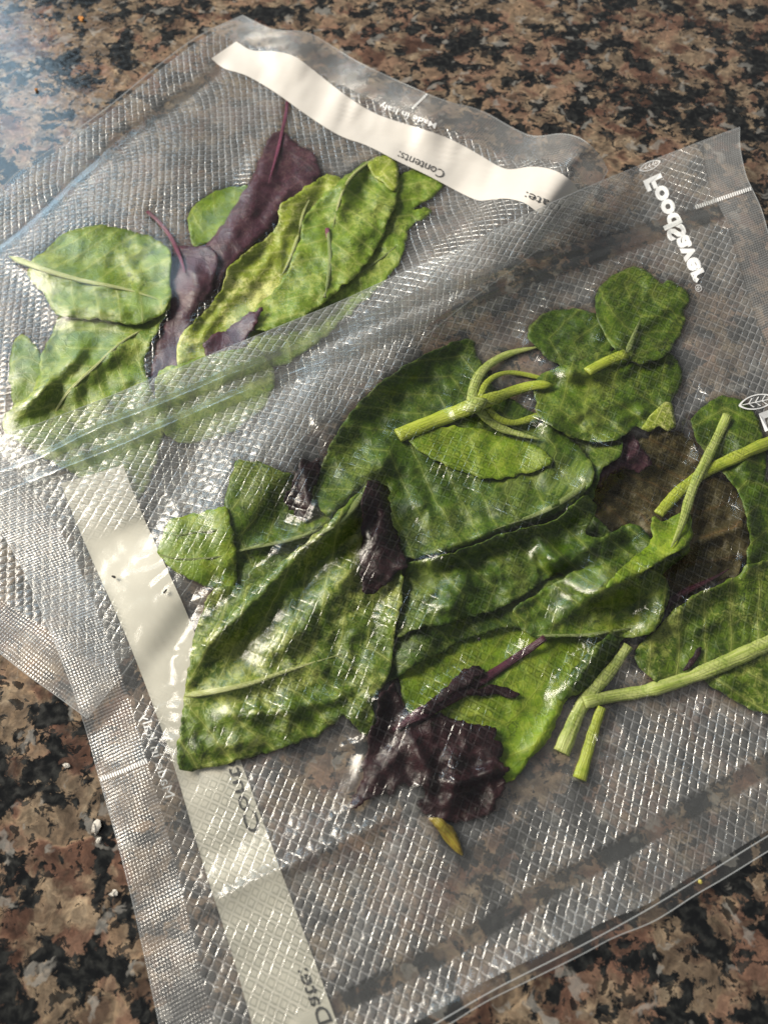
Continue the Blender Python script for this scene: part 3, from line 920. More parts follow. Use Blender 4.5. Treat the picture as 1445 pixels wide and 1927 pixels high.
zf = np.maximum(blur(dilate(H, 6), 5), .35)
zf += 6.0 * gauss(GX, GY, 1420, 330, 120, 190, -12)
zf += 1.6 * gauss(GX, GY, 250, 1560, 60, 260, 14) + .8 * gauss(GX, GY, 60, 960, 120, 70, 50)
zf += 1.5 * gauss(GX, GY, 520, 1620, 190, 34, -24) + 2.2 * gauss(GX, GY, 950, 1850, 300, 30, -28)
zf += .35 * (fbm(GX, GY, 120, 13) + .6) 
zf = np.maximum(zf, H + .2)
front.sheet('bottom_film', zf, M['smooth'], .052, .945, 0, 1)

# printed strip and lettering sit on the inside of the bottom film
p_l = [(115, 910), (155, 1010), (190, 1090), (240, 1200), (290, 1330), (330, 1445), (380, 1620), (430, 1770), (475, 1927), (520, 2090)]
p_r = [(232, 875), (262, 955), (310, 1060), (360, 1170), (402, 1290), (455, 1437), (500, 1560), (555, 1710), (600, 1830), (635, 1927), (690, 2080)]
fstrip = ribbon('label_strip', p_l, p_r, zf, .22, M['strip'], front.root, 9, 0, 'cream writing strip printed along the side')
lettering('printed_word', 'Contents:', (466, 1570), (398, 1335), (.94, -.3), 27, zf, .42, M['ink'], fstrip)
lettering('printed_word', 'Date:', (600, 1930), (560, 1826), (.93, -.33), 27, zf, .42, M['ink'], fstrip)
H = zf + .35

# --- leaves in the front bag, lowest first
t_brown = leafthing('purple_leaf', 'thin see-through olive brown leaf with toothed edge under the crossed stems', 'leaf', (1260, 1140))
o, f = blade('blade', [(1112, 915), (1130, 880), (1165, 855), (1205, 825), (1250, 808), (1290, 812), (1315, 850), (1345, 900), (1378, 905), (1392, 925), (1396, 948), (1406, 965), (1398, 982), (1413, 997), (1408, 1030),
             (1396, 1060), (1385, 1088), (1350, 1092), (1300, 1115), (1265, 1150), (1246, 1090), (1225, 1022), (1205, 1000), (1180, 990), (1130, 1010), (1112, 970)], M['brown'], t_brown,
             mid=[(1235, 1180), (1290, 1060), (1320, 960), (1300, 830)], seed=20, ridges=[([(1300, 1030), (1340, 1010), (1400, 985)], 9, 1.4), ([(1240, 1150), (1290, 1050), (1320, 930)], 10, .8)], wr=1.7, wr_s=34, it=1, jag=4.5, jag_s=16)
tube('stalk', [(1232, 1280), (1229, 1225), (1227, 1185), (1248, 1140), (1290, 1112), (1340, 1090), (1372, 1070)], 1.25, .7, M['stem_purple'], t_brown, t1=.3)
t = leafthing('purple_leaf', 'crumpled dark maroon scrap beside the olive brown leaf', 'leaf', (1165, 870))
blade('blade', [(1102, 918), (1118, 885), (1158, 865), (1160, 830), (1185, 812), (1207, 840), (1228, 868), (1205, 888), (1172, 882), (1145, 895), (1125, 920)], M['purple_far'], t, seed=21, wr=1.2, wr_s=22, jag=2.5, jag_s=10,
      ridges=[([(1115, 905), (1160, 870), (1200, 850)], 12, 1.5)])

# right-hand leaves and their stems
kt = leafthing('basil_sprig', 'sprig with two crossing yellow-green stems and glossy leaves at the bag side', 'sprig', (1290, 960))
o, f = blade('leaf', [(1300, 787), (1330, 757), (1362, 744), (1400, 755), (1425, 785), (1437, 820), (1440, 900), (1475, 950), (1490, 1060), (1440, 1085), (1400, 1065), (1413, 1010), (1402, 955), (1375, 905), (1345, 870), (1310, 832), (1303, 805)],
             M['leaf'], kt, mid=[(1365, 760), (1380, 850), (1430, 960), (1460, 1060)], seed=22, wr=.8, ridges=[([(1370, 790), (1400, 880), (1440, 980)], 18, 1.2)])
jt = leafthing('lettuce_leaf', 'large mottled green leaf with long pale stalk branching from a cut stem', 'leaf', (1080, 1330))
o, f = blade('blade', [(1235, 1185), (1260, 1155), (1290, 1130), (1320, 1112), (1360, 1098), (1392, 1080), (1402, 1062), (1440, 1055), (1520, 1040), (1560, 1200), (1530, 1340), (1445, 1347), (1400, 1330), (1350, 1300), (1315, 1272), (1270, 1280),
             (1230, 1285), (1190, 1240), (1205, 1210)], M['leaf_pale'], jt, mid=[(1230, 1295), (1330, 1262), (1445, 1212), (1530, 1180)], seed=23, wr=1.0,
             ridges=[([(1235, 1190), (1300, 1140), (1390, 1075)], 20, 1.5), ([(1280, 1200), (1380, 1150)], 14, .9)])

# the lime leaf below the purple one, and the leaf folded over it
t = leafthing('lettuce_leaf', 'bright lime green leaf lying flat beneath the dark purple leaf', 'leaf', (950, 1465))
o, f = blade('blade', [(745, 1200), (800, 1130), (900, 1100), (1000, 1080), (1100, 1090), (1240, 1075), (1262, 1110), (1240, 1180), (1180, 1200), (1095, 1250), (1062, 1320), (1040, 1380), (990, 1440), (962, 1472), (942, 1474), (930, 1430), (880, 1380),
             (800, 1380), (765, 1340), (748, 1270)], M['leaf_lime'], t, mid=[(950, 1460), (960, 1350), (900, 1230), (860, 1130)], seed=24, wr=.5, jag=1.5,
             ridges=[([(770, 1250), (810, 1180), (850, 1120)], 14, 1.3), ([(1080, 1260), (1040, 1350), (980, 1440)], 12, .8)])

t = leafthing('lettuce_leaf', 'deep green leaf lying underneath the other leaves in the bag centre', 'leaf', (760, 1230))
blade('blade', [(600, 960), (700, 900), (820, 960), (960, 960), (1090, 940), (1160, 1010), (1150, 1110), (1050, 1170), (900, 1190), (770, 1260), (700, 1300), (650, 1250), (620, 1100)], M['leaf_dark'], t, mid=[(640, 1200), (800, 1090), (1120, 1010)], seed=50, wr=.6)
t = leafthing('basil_leaf', 'dark green leaf between the forked sprig and the maroon scrap', 'leaf', (1060, 900))
blade('blade', [(1030, 800), (1090, 790), (1170, 815), (1172, 855), (1130, 885), (1118, 940), (1075, 975), (1040, 930), (1025, 860)], M['leaf_dark'], t, mid=[(1050, 950), (1080, 880), (1150, 825)], seed=51, wr=1.2, ridges=[([(1060, 940), (1100, 880), (1150, 840)], 16, 1.4)])
t = leafthing('lettuce_leaf', 'square-cut dark green leaf end with a torn upper corner', 'leaf', (440, 1100))
o, f = blade('blade', [(446, 864), (487, 868), (520, 884), (556, 893), (610, 920), (640, 990), (610, 1060), (560, 1118), (470, 1112), (430, 1100), (419, 1080), (417, 1000), (423, 935), (434, 895)], M['leaf'], t, it=1,
             mid=[(430, 1010), (520, 1015), (620, 960)], seed=25, wr=.4, jag=1.0, ridges=[([(445, 1037), (520, 1020), (580, 1002), (640, 965)], 12, 2.2)])
tube('midrib', [(438, 1040), (455, 1035), (500, 1026), (545, 1017), (585, 1003), (620, 985)], .3, .7, M['rib_dim'], t, f, cover=False, sink=.9, flat=.6)
t = leafthing('basil_leaf', 'light green leaf point sticking out over the cream strip', 'leaf', (300, 1043))
o, f = blade('blade', [(297, 1043), (305, 1010), (318, 978), (335, 974), (360, 968), (392, 960), (426, 950), (440, 1000), (445, 1050), (445, 1095), (440, 1108), (420, 1113), (395, 1108), (360, 1090), (320, 1068)], M['leaf_lime'], t, it=1,
             mid=[(297, 1043), (350, 1045), (430, 1040)], seed=26, wr=.35, lift=.15)
for L in ([(298, 1043), (330, 1052), (380, 1052), (430, 1045)], [(330, 1008), (380, 1000), (428, 996)]):
    tube('vein', L, .22, .3, M['rib_dim'], t, f, cover=False)

t = leafthing('lettuce_leaf', 'wide dark green leaf under the pale forked stem', 'leaf', (880, 640))
o, f = blade('blade', [(892, 641), (878, 637), (850, 645), (800, 665), (760, 690), (710, 725), (670, 765), (640, 808), (620, 840), (608, 868), (590, 920), (600, 960), (640, 990), (700, 1010), (770, 1052), (840, 1040), (900, 1015), (980, 990), (1060, 965),
             (1112, 920), (1118, 880), (1090, 840), (1040, 800), (980, 760), (930, 735), (912, 690), (897, 665)], M['leaf_dark'], t, mid=[(880, 645), (820, 760), (720, 860), (640, 960)], seed=27, wr=1.1, wr_s=46,
             ridges=[([(1110, 911), (1050, 945), (1015, 967), (946, 990), (877, 1018), (808, 1043), (766, 1050)], 15, 3.0), ([(880, 930), (960, 950), (1040, 940)], 24, 1.4),
                     ([(745, 825), (710, 870), (650, 940), (600, 980)], 20, 3.0), ([(760, 940), (800, 960)], 18, 1.0)])
tube('midrib', [(1104, 908), (1085, 925), (1055, 945), (1015, 967), (970, 982), (925, 998)], .8, .25, M['rib_dim'], t, f, cover=False, sink=.8)
t = leafthing('basil_leaf', 'yellow-green oval leaf tip just below the forked stem', 'leaf', (910, 895))
blade('blade', [(760, 822), (830, 802), (900, 806), (960, 826), (1015, 838), (1042, 870), (1000, 888), (950, 900), (905, 902), (860, 884), (800, 858)], M['leaf_lime'], t, mid=[(770, 830), (880, 850), (1030, 865)], seed=28, wr=.4, lift=.12)

t = leafthing('lettuce_leaf', 'crumpled blue-green leaf with glossy folds in the bag centre', 'leaf', (900, 1160))
o, f = blade('blade', [(764, 1058), (860, 1040), (950, 1002), (1040, 985), (1105, 925), (1125, 960), (1095, 1005), (1135, 1012), (1182, 983), (1205, 990), (1232, 1022), (1300, 1018), (1296, 1042), (1245, 1078), (1215, 1110), (1100, 1110), (1050, 1075),
             (1000, 1110), (950, 1140), (900, 1158), (850, 1172), (790, 1180), (745, 1205), (742, 1150), (752, 1100)], M['leaf_dark'], t, mid=[(1290, 1025), (1200, 1060), (1050, 1085), (900, 1110), (760, 1150)], seed=29, wr=1.5, wr_s=40,
             ridges=[([(1290, 1025), (1220, 1055), (1150, 1075), (1060, 1120), (960, 1150)], 17, 2.6), ([(1130, 1012), (1060, 1060), (1010, 1050)], 18, 2.4), ([(870, 1060), (860, 1110), (840, 1160)], 18, 1.6), ([(1010, 1000), (1025, 1040), (1060, 1060)], 14, 2.2)])
t = leafthing('basil_leaf', 'yellowish green leaf with a thin white edge rib above the cut stems', 'leaf', (1190, 1190))
o, f = blade('blade', [(960, 1150), (1020, 1110), (1090, 1070), (1160, 1060), (1240, 1072), (1264, 1108), (1250, 1140), (1236, 1185), (1205, 1198), (1130, 1202), (1060, 1196), (1020, 1205), (985, 1190)], M['leaf'], t, mid=[(1250, 1090), (1150, 1130), (1000, 1170)],
             seed=30, wr=1.0, ridges=[([(1240, 1090), (1140, 1110), (1040, 1160)], 16, 1.8), ([(1020, 1198), (1090, 1198), (1180, 1186)], 8, 1.0)])
tube('midrib', [(1010, 1196), (1060, 1196), (1110, 1195), (1150, 1188), (1190, 1182)], .3, .45, M['rib_dim'], t, f, cover=False)

# big lower-left leaf
t = leafthing('lettuce_leaf', 'big crinkled glossy green leaf overlapping the cream strip', 'leaf', (335, 1445))
o, f = blade('blade', [(405, 1108), (388, 1132), (372, 1172), (360, 1230), (350, 1290), (342, 1350), (335, 1400), (331, 1438), (338, 1449), (370, 1449), (420, 1441), (470, 1426), (520, 1411), (580, 1388), (598, 1390), (612, 1372), (636, 1356), (646, 1346), (660, 1356), (688, 1390),
             (708, 1362), (702, 1322), (735, 1268), (742, 1200), (755, 1130), (758, 1080), (740, 1040), (722, 985), (712, 925), (690, 912), (650, 950), (600, 1000), (540, 1050), (470, 1100)], M['leaf_pale'], t, it=1,
             mid=[(345, 1308), (420, 1298), (480, 1285), (545, 1260), (620, 1240), (720, 1200)], seed=31, wr=1.3, wr_s=42, jag=1.6,
             ridges=[([(345, 1258), (420, 1190), (500, 1110), (560, 1045), (640, 985), (695, 905)], 19, 3.6), ([(470, 1270), (560, 1190), (640, 1090), (690, 1040)], 26, 2.4),
                     ([(350, 1310), (420, 1298), (480, 1285), (545, 1260), (620, 1240)], 13, 1.3), ([(400, 1340), (500, 1345), (600, 1325), (690, 1290)], 13, 1.8), ([(345, 1430), (420, 1400), (500, 1385)], 16, 1.0), ([(660, 1360), (700, 1300)], 14, 1.2)])
tube('midrib', [(347, 1309), (385, 1304), (425, 1297), (480, 1285), (545, 1260), (620, 1238), (660, 1225)], .75, .2, M['rib'], t, f, cover=False)
tube('vein', [(600, 1006), (640, 982), (672, 948), (692, 908)], .5, 1.0, M['rib_dim'], t, f, cover=False, sink=.8)
t = leafthing('purple_leaf', 'small torn black-purple scrap on the square-cut green leaf', 'leaf', (577, 978))
blade('blade', [(560, 880), (567, 859), (576, 862), (590, 866), (603, 857), (604, 892), (590, 920), (586, 958), (577, 979), (560, 975), (539, 954), (528, 940), (546, 925), (552, 900)], M['purple'], t, seed=32, wr=1.0, wr_s=20, jag=2.6, jag_s=9, it=1,
      ridges=[([(580, 870), (575, 920), (575, 970)], 10, 1.4)])
t = leafthing('purple_leaf', 'upright blackish purple strip of leaf curled over the glossy green leaf', 'leaf', (700, 1115))
blade('blade', [(689, 903), (709, 903), (731, 918), (734, 961), (744, 996), (756, 1035), (768, 1066), (745, 1076), (731, 1099), (700, 1118), (681, 1114), (680, 1080), (676, 1048), (683, 985), (678, 944)], M['purple'], t, it=1, mid=[(705, 905), (715, 1000), (710, 1110)],
      seed=33, wr=.8, wr_s=26, jag=2.0, jag_s=11, ridges=[([(712, 910), (716, 980), (712, 1040), (700, 1105)], 20, 2.0)])

# upper-right sprig with forked stem
dt = leafthing('basil_sprig', 'sprig with thick pale forked stem and crinkled leaves by the mirrored logo', 'sprig', (895, 760))
tube('side_stem', [(888, 762), (890, 730), (903, 700), (930, 678), (965, 662), (1018, 652)], 1.7, 1.0, M['stem_pale'], dt, t1=.3)
tube('side_stem', [(903, 748), (912, 722), (935, 704), (965, 700), (1005, 708), (1055, 722)], 1.0, .8, M['stem'], dt, t1=.3)
tube('side_stem', [(900, 768), (918, 790), (945, 808), (980, 818), (1018, 827)], 1.7, .8, M['stem_pale'], dt, t1=.3)
tube('side_stem', [(918, 768), (935, 788), (965, 798), (1000, 788), (1035, 775), (1075, 772)], 1.0, 1.4, M['stem'], dt, t1=.3)
blade('leaf', [(994, 638), (994, 618), (1010, 597), (1040, 584), (1081, 581), (1108, 584), (1140, 605), (1165, 645), (1130, 690), (1070, 700), (1025, 672)], M['leaf_dark'], dt, mid=[(1000, 635), (1070, 640), (1150, 660)], seed=34, wr=1.0, wr_s=34)
blade('leaf', [(1010, 705), (1060, 688), (1150, 655), (1252, 660), (1276, 681), (1285, 708), (1279, 735), (1262, 752), (1270, 802), (1255, 810), (1236, 799), (1215, 810), (1195, 800), (1178, 816), (1161, 830), (1120, 832), (1060, 817), (1015, 790), (1005, 750)], M['leaf'], dt,
      mid=[(1010, 780), (1080, 765), (1170, 745), (1270, 720)], seed=35, wr=1.2, wr_s=34, ridges=[([(1020, 790), (1090, 770), (1190, 750)], 16, 1.4), ([(1030, 710), (1110, 700), (1200, 690)], 14, 1.2), ([(1150, 800), (1220, 770)], 14, 1.0)])
blade('leaf', [(1118, 571), (1128, 537), (1155, 517), (1188, 501), (1218, 507), (1245, 534), (1259, 526), (1300, 553), (1288, 582), (1285, 616), (1268, 650), (1250, 670), (1210, 685), (1165, 672), (1140, 630), (1122, 600)], M['leaf'], dt, it=1,
      mid=[(1185, 665), (1195, 610), (1230, 560), (1290, 556)], seed=36, wr=1.0, wr_s=36, ridges=[([(1190, 660), (1195, 610), (1290, 560)], 12, 1.0), ([(1130, 545), (1160, 600), (1185, 650)], 14, 1.2)])
blade('leaf', [(1205, 806), (1225, 778), (1250, 756), (1264, 758), (1272, 802), (1256, 812), (1240, 800), (1222, 814)], M['leaf_yellow'], dt, seed=37, wr=.3, it=1, lift=.08, jag=.3, label='yellowed leaf tip')
tube('stem', [(748, 820), (790, 803), (830, 787), (870, 772), (905, 757)], 2.35, 2.5, M['stem'], dt)
tube('stem', [(900, 760), (935, 747), (975, 732), (1005, 724), (1040, 724)], 2.3, 1.7, M['stem'], dt, t1=.12)
tube('stem_node', [(872, 770), (888, 764), (902, 757), (916, 752)], 2.9, 2.6, M['stem_pale'], dt, t0=.5, t1=.5)
tube('stem', [(1104, 700), (1125, 688), (1150, 676), (1177, 666)], 1.6, 1.8, M['stem'], dt)
tube('leaf_rib', [(1180, 664), (1192, 630), (1205, 600)], .8, .3, M['rib_dim'], dt)

# purple leaf on top of the lime one
pt = leafthing('purple_leaf', 'blackish purple toothed leaf with long maroon stalk on the lime leaf', 'leaf', (820, 1540))
o, f = blade('blade', [(738, 1288), (752, 1302), (766, 1346), (800, 1340), (830, 1345), (857, 1351), (893, 1362), (934, 1373), (931, 1392), (949, 1410), (940, 1432), (960, 1443), (944, 1461), (953, 1487), (930, 1505), (928, 1524), (914, 1539), (871, 1547),
             (820, 1542), (783, 1517), (797, 1500), (798, 1482), (747, 1477), (736, 1498), (728, 1486), (692, 1506), (653, 1528), (670, 1487), (684, 1458), (680, 1448), (688, 1421), (695, 1381), (710, 1351), (709, 1312)], M['purple'], pt, it=1,
             mid=[(776, 1351), (810, 1430), (830, 1540)], seed=38, wr=1.0, wr_s=30, jag=2.6, jag_s=10,
             ridges=[([(842, 1482), (890, 1462), (945, 1445)], 11, 2.2), ([(760, 1380), (800, 1430), (812, 1500)], 16, 1.8), ([(850, 1400), (855, 1470), (850, 1530)], 14, 1.2), ([(690, 1480), (740, 1430), (770, 1390)], 16, 1.0)])
tube('stalk', [(1025, 1200), (995, 1222), (967, 1240), (912, 1278), (864, 1304), (820, 1329), (776, 1351), (740, 1374)], .9, 1.9, M['stem_purple'], pt, t1=.2)
blade('leaf_flap', [(880, 1290), (905, 1296), (930, 1288), (955, 1295), (980, 1307), (968, 1315), (930, 1306), (900, 1312), (878, 1306)], M['purple'], pt, seed=39, wr=.6, it=1, jag=1.5)
blade('leaf_flap', [(790, 1340), (830, 1300), (870, 1262), (900, 1252), (915, 1262), (880, 1290), (840, 1318), (800, 1345)], M['purple'], pt, seed=40, wr=.8, it=1, jag=2)

# crossing stems of the right sprig
tube('stem', [(1238, 968), (1262, 940), (1290, 912), (1330, 885), (1380, 862), (1445, 832), (1520, 805)], 1.5, 1.9, M['stem'], kt)
blade('leaf', [(1226, 968), (1245, 982), (1275, 968), (1296, 958), (1304, 1000), (1298, 1022), (1250, 1052), (1190, 1090), (1130, 1110), (1180, 1060), (1225, 1020)], M['leaf_lime'], kt, mid=[(1290, 960), (1270, 1010), (1180, 1075)], seed=41, wr=.9, ridges=[([(1295, 1020), (1240, 1055), (1150, 1100)], 12, 1.6)])
tube('stem', [(1368, 782), (1350, 822), (1330, 862), (1308, 905), (1294, 945), (1282, 990), (1262, 1030)], 1.5, 1.35, M['stem_pale'], kt, t1=.3)

# cut stems at the lower right, joined to the mottled leaf
t = jt
blade('leaf_fold', [(1128, 1205), (1150, 1190), (1168, 1215), (1140, 1260), (1100, 1300), (1060, 1320), (1045, 1310), (1085, 1250)], M['leaf_dark'], t, seed=42, wr=1.0, ridges=[([(1140, 1205), (1100, 1260), (1055, 1312)], 14, 1.8)])
tube('cut_stem', [(1182, 1215), (1150, 1262), (1115, 1300), (1092, 1330), (1075, 1370), (1056, 1416)], 1.3, 2.1, M['stem_pale'], t)
tube('stalk', [(1098, 1322), (1150, 1310), (1210, 1302), (1280, 1282), (1360, 1250), (1445, 1210), (1530, 1175)], 1.55, 2.0, M['stem_pale'], t)
tube('cut_stem', [(1132, 1330), (1118, 1370), (1105, 1415), (1090, 1466)], 1.2, 1.7, M['stem'], t)
t = leafthing('leaf_tip', 'yellow amber curled leaf tip poking out below the purple leaf', 'leaf', (850, 1570))
blade('blade', [(803, 1538), (830, 1540), (852, 1556), (866, 1582), (874, 1615), (855, 1602), (835, 1580), (818, 1556)], M['amber'], t, mid=[(810, 1540), (845, 1570), (873, 1612)], seed=43, wr=.3, it=2, jag=.8, ridges=[([(815, 1545), (848, 1570), (870, 1605)], 8, .8)])
t = leafthing('leaf_scrap', 'tiny black withered sliver on the mottled leaf above its stalk', 'leaf scrap', (1300, 1240))
blade('blade', [(1282, 1262), (1296, 1240), (1310, 1218), (1322, 1216), (1318, 1232), (1300, 1252), (1288, 1264)], M['purple'], t, seed=44, wr=.1, lift=.1, step=4)

# --- top film drawn down over the leaves
f_seal1 = [(-60, 905), (0, 890), (80, 862), (165, 815), (260, 778), (350, 742), (430, 705), (500, 682), (600, 640), (700, 598), (800, 555), (900, 520), (1045, 478), (1156, 452), (1211, 433), (1294, 409), (1350, 396)]
f_seal2 = [(-60, 950), (0, 932), (100, 890), (200, 850), (300, 808), (450, 742), (560, 698), (650, 665), (760, 615), (860, 578), (960, 535), (1045, 506), (1130, 478), (1220, 445), (1300, 418), (1352, 402)]
f_seal3 = [(560, 1930), (700, 1860), (735, 1843), (838, 1791), (925, 1739), (987, 1698), (1029, 1674), (1132, 1618), (1191, 1585), (1256, 1546), (1323, 1507), (1380, 1476), (1460, 1430), (1600, 1345)]
zt = conform(np.maximum(H, zf + .5), 2) + .2
zt = np.maximum(blur(zt, 1), H + .12)
zt += .18 * fbm(GX, GY, 30, 201) * np.clip(1.2 - COVER, .4, 1) + .12 * fbm(GX, GY, 75, 203)
zt = np.maximum(zt, H + .08)
edge_pts = np.argwhere((dilate((COVER > 0).astype(float), 1) - (COVER > 0)) > 0)
gyv, gxv = np.gradient(blur((COVER > 0).astype(float), 6))
cr = np.random.default_rng(55)
for j, i in edge_pts[cr.choice(len(edge_pts), 130, replace=False)]:
    g = np.array([-gxv[j, i], -gyv[j, i]]); g /= np.linalg.norm(g) + 1e-9
    a0 = np.array([X0 + CELL * i, Y0 + CELL * j]) - g * 6
    ln = cr.uniform(22, 85); side = np.array([-g[1], g[0]]) * cr.uniform(-.5, .5) * ln
    L = np.array([a0, a0 + g * ln * .5 + side * .3, a0 + g * ln + side])
    sl = sub(L, 30)
    zt[sl] += ridge(GX[sl], GY[sl], L, cr.uniform(4.5, 8), cr.uniform(.25, .75))
for L, w, h in (([(785, 1505), (720, 1545), (640, 1585), (540, 1632), (420, 1690), (380, 1720)], 13, 1.5), ([(1290, 1022), (1340, 1005), (1410, 985)], 7, .8),
                ([(1265, 795), (1300, 778), (1330, 762)], 6, .7), ([(700, 1290), (560, 1330), (440, 1440)], 7, .5)):
    zt += ridge(GX, GY, L, w, h)
sm = .9 * np.clip(1.4 * gauss(GX, GY, 690, 1490, 70, 50, 0), 0, 1)
zt = zt * (1 - sm) + np.maximum(blur(zt, 9), H + .1) * sm
zt += .07 * fbm(GX, GY, 15, 207)
for L, w, h in ((f_seal1, 9, 1.4), (f_seal2, 10, 1.5)):
    zt += ridge(GX, GY, L, w, h)
flats = [(1000, 1440, 70, 90, 60, .95), (640, 1440, 75, 55, -20, .9), (900, 1640, 90, 45, -50, .9), (1330, 640, 60, 110, -20, .55), (1340, 1250, 60, 30, -20, .5), (640, 760, 90, 40, -40, .55),
         (190, 1040, 60, 60, 0, .7), (290, 1200, 60, 150, 25, .8), (380, 1380, 60, 140, 20, .6)]
emb = emboss_field(COVER, [(f_seal1, 11), (f_seal2, 12), (f_seal3, 17)], flats, 91)
# the film clings to the middle of the printed strip and to the lettering at its ends
on_strip = inside(GX, GY, np.vstack([p_l, p_r[::-1]])).astype(float)
wav = GY + .45 * (GX - 210) + 14 * vnoise(GX / 22, GY / 22, 71)
cling = on_strip * np.clip((wav - 985) / 14, 0, 1) * np.clip((1475 - wav) / 30, 0, 1)
low = on_strip * np.clip((GY - 1440) / 40, 0, 1)
emb = emb * (1 - .93 * blur(cling, 1)) * (1 - .45 * low)
con = np.clip(np.maximum(blur(dilate(COVER, 1), 1) * 1.1, np.maximum(blur(cling, 1), .5 * low)), 0, 1)
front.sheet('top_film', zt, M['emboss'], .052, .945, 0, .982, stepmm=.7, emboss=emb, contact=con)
fseam = front.sheet('side_seam', zf + .45, M['seam'], 0, .052, 0, 1)
fseam2 = front.sheet('side_seam', zf + .45, M['seam'], .945, 1, 0, 1)
for L, w, c in ((f_seal1, 8, .3), (f_seal2, 9, .35), (f_seal3, 15, .1)):
    ribbon('heat_seal', offset_line(smooth_line(L, 1), -w), offset_line(smooth_line(L, 1), w), zt, .15, M['seal'], front.root, 9, c)
edge_line(f_top, zt, .05, .13, front.root)
edge_line(f_inner, zt, .02, .14, front.root)
edge_line(f_bot, zf, .05, .13, front.root)
edge_line(f_left, zf, .45, .10, front.root)
edge_line(f_right[:6], zf, .45, .12, front.root)

# white print on the bag
zz = np.maximum(zf, zt - .6)
lettering('printed_logo', 'FoodSaver', (1240, 326), (1328, 524), (-.9, .42), 33, zz, .75, M['white'], front.root, .045, label='mirrored white brand lettering')
lettering('printed_logo', '®', (1311, 533), (1322, 541), (-.5, .86), 12, zz, .75, M['white'], front.root)
lettering('printed_word', 'Made in Italy', (312, 1502), (264, 1345), (.955, -.29), 19, zf, .75, M['white'], front.root)
ticks('tick_rule', (190, 1467), (279, 1432), 8, 20, zf, .75, M['white'], fseam)
ticks('tick_rule', (1308, 390), (1414, 354), 7, 26, zf, .75, M['white'], fseam2)


def emblem(cx, cy, rx, ry, ang, Z, parent, half=False):
    a = np.linspace(0, 2 * math.pi, 40, endpoint=False)
    V, F = [], []
    c, s = math.cos(math.radians(ang)), math.sin(math.radians(ang))

    def add(poly_out, poly_in):
        k = len(V); n = len(poly_out)
        V.extend(poly_out); V.extend(poly_in)
        for i in range(n):
            j = (i + 1) % n
            F.append((k + i, k + j, k + n + j, k + n + i))
    rot = lambda u, v: (cx + c * u - s * v, cy + s * u + c * v)
    lens = lambda q, k: (math.copysign(abs(math.cos(q)) ** 1.0, math.cos(q)) * rx * k, math.sin(q) * abs(math.sin(q)) ** .5 * ry * k)
    add([rot(*lens(q, 1.0)) for q in a], [rot(*lens(q, .86)) for q in a])
    for u0 in (-.45, -.1, .25):
        for sg in (-1, 1):
            p0 = (u0 * rx, 0); p1 = ((u0 + .22) * rx, sg * ry * .62)
            w = rx * .035
            k = len(V)
            V.extend([rot(p0[0] - w, p0[1]), rot(p0[0] + w, p0[1]), rot(p1[0] + w, p1[1]), rot(p1[0] - w, p1[1])]); F.append((k, k + 1, k + 2, k + 3))
    k = len(V); V.extend([rot(-rx * .8, -ry * .05), rot(rx * .8, -ry * .05), rot(rx * .8, ry * .05), rot(-rx * .8, ry * .05)]); F.append((k, k + 1, k + 2, k + 3))
    A = np.array(V)
    return mesh_obj('printed_emblem', place(A[:, 0], A[:, 1], sample(Z, A[:, 0], A[:, 1]) + .75), F, M['white'], parent, smooth=False)


emblem(1424, 756, 36, 14, -12, zz, front.root)
lettering('printed_logo', 'E', (1428, 778), (1440, 812), (.9, -.35), 34, zz, .75, M['white'], front.root, .03)
emblem(1222, 312, 22, 8, -24, zz, front.root)

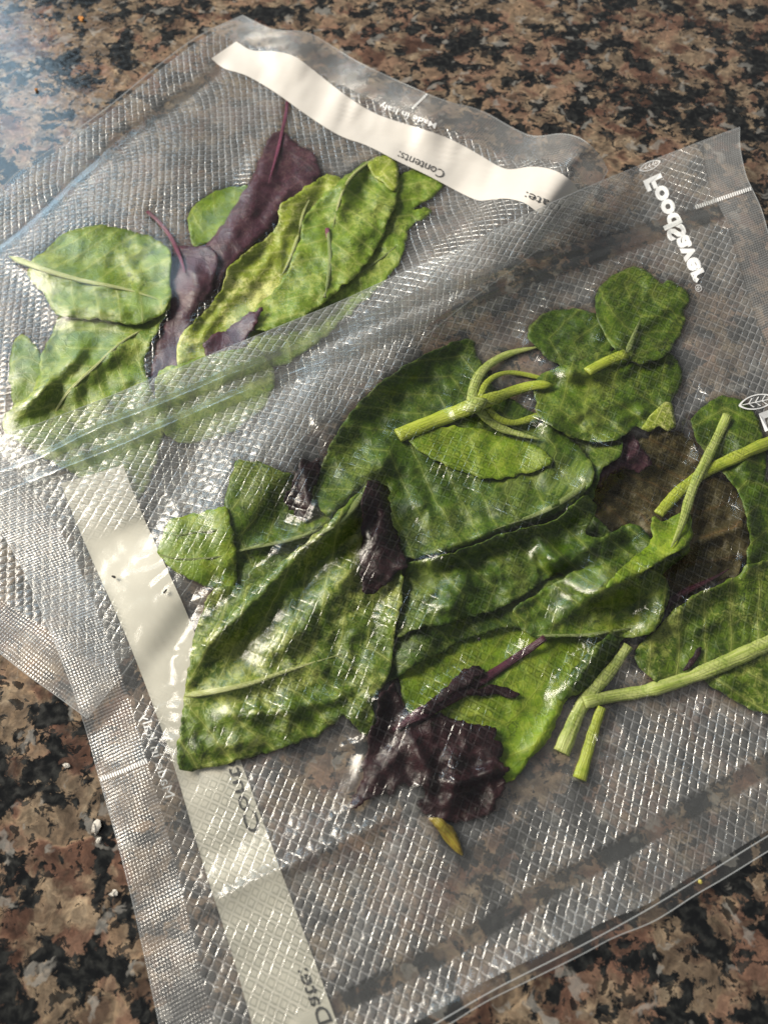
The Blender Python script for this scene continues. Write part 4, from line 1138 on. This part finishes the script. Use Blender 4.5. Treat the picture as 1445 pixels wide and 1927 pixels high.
# ------------------------------------------------------------------ crumbs and specks
def speck(name, label, cat, px, py, zmm, r, mat, seed, stretch=1.0, group=None):
    rr = np.random.default_rng(seed)
    V, F = [], []
    nlat, nlon = 5, 8
    ang = rr.uniform(0, math.pi)
    c0 = place(px, py, zmm)
    for i in range(nlat + 1):
        th = math.pi * i / nlat
        for j in range(nlon):
            ph = 2 * math.pi * j / nlon
            q = r * 1e-3 * rr.uniform(.55, 1.15)
            u = q * math.sin(th) * math.cos(ph) * stretch; v = q * math.sin(th) * math.sin(ph); w = q * .6 * math.cos(th)
            V.append((u * math.cos(ang) - v * math.sin(ang), u * math.sin(ang) + v * math.cos(ang), w))
    for i in range(nlat):
        for j in range(nlon):
            F.append((i * nlon + j, i * nlon + (j + 1) % nlon, (i + 1) * nlon + (j + 1) % nlon, (i + 1) * nlon + j))
    V = np.array(V); V[:, 2] -= V[:, 2].min()
    o = mesh_obj(name, V, F, mat, smooth=False)
    o.location = c0
    o['label'] = label; o['category'] = cat
    if group: o['group'] = group
    return o


M['crumb'] = plain_mat('pale_crumb', (.62, .58, .52), .8, 1, .3)
M['crumb_orange'] = plain_mat('orange_crumb', (.55, .22, .04), .8, 1, .3)
M['crumb_yellow'] = plain_mat('yellow_crumb', (.55, .48, .12), .8, 1, .3)
M['black'] = plain_mat('black_speck', (.012, .011, .010), .6)
gc = 'crumbs on the counter'
speck('crumb', 'pale flaky crumb, the larger of the pair beside the bag seam', 'crumb', 183, 1556, .0, 1.12, M['crumb'], 1, 1.5, gc)
speck('crumb', 'small pale crumb touching the larger flaky crumb', 'crumb', 187, 1581, .0, 0.60, M['crumb'], 2, 1.3, gc)
speck('crumb', 'lone whitish crumb on the granite between dark grains', 'crumb', 216, 1681, .0, 0.83, M['crumb'], 3, 1.2, gc)
speck('crumb', 'tiny whitish crumb level with the tick rule on the seam', 'crumb', 127, 1441, .0, 0.60, M['crumb'], 4, 1.5, gc)
speck('crumb', 'orange crumb on the granite off the corner of the lower bag', 'crumb', 155, 38, .0, 1.0, M['crumb_orange'], 5, 1.6, gc)
speck('crumb', 'tiny orange crumb in the window sheen on the granite', 'crumb', 70, 171, .0, .7, M['crumb_orange'], 6, 1.2, gc)
speck('crumb', 'yellow crumb on the clear bag margin beside its cut edge', 'crumb', 1316, 1659, sample(zf, 1316, 1659) + .15, .5, M['crumb_yellow'], 7, 1.3, gc)
gs = 'black specks on the bag'
speck('pepper_speck', 'thin hooked black speck on the cream strip', 'speck', 312, 1113, sample(zt, 312, 1113) + .02, .32, M['black'], 8, 2.8, gs)
speck('pepper_speck', 'short black speck on the cream strip further from the leaf', 'speck', 215, 1086, sample(zt, 215, 1086) + .02, .3, M['black'], 9, 2.2, gs)
speck('pepper_speck', 'round black hole-like speck on the lime green leaf', 'speck', 901, 1204, sample(zt, 901, 1204) + .02, .55, M['black'], 10, 1.0, gs)
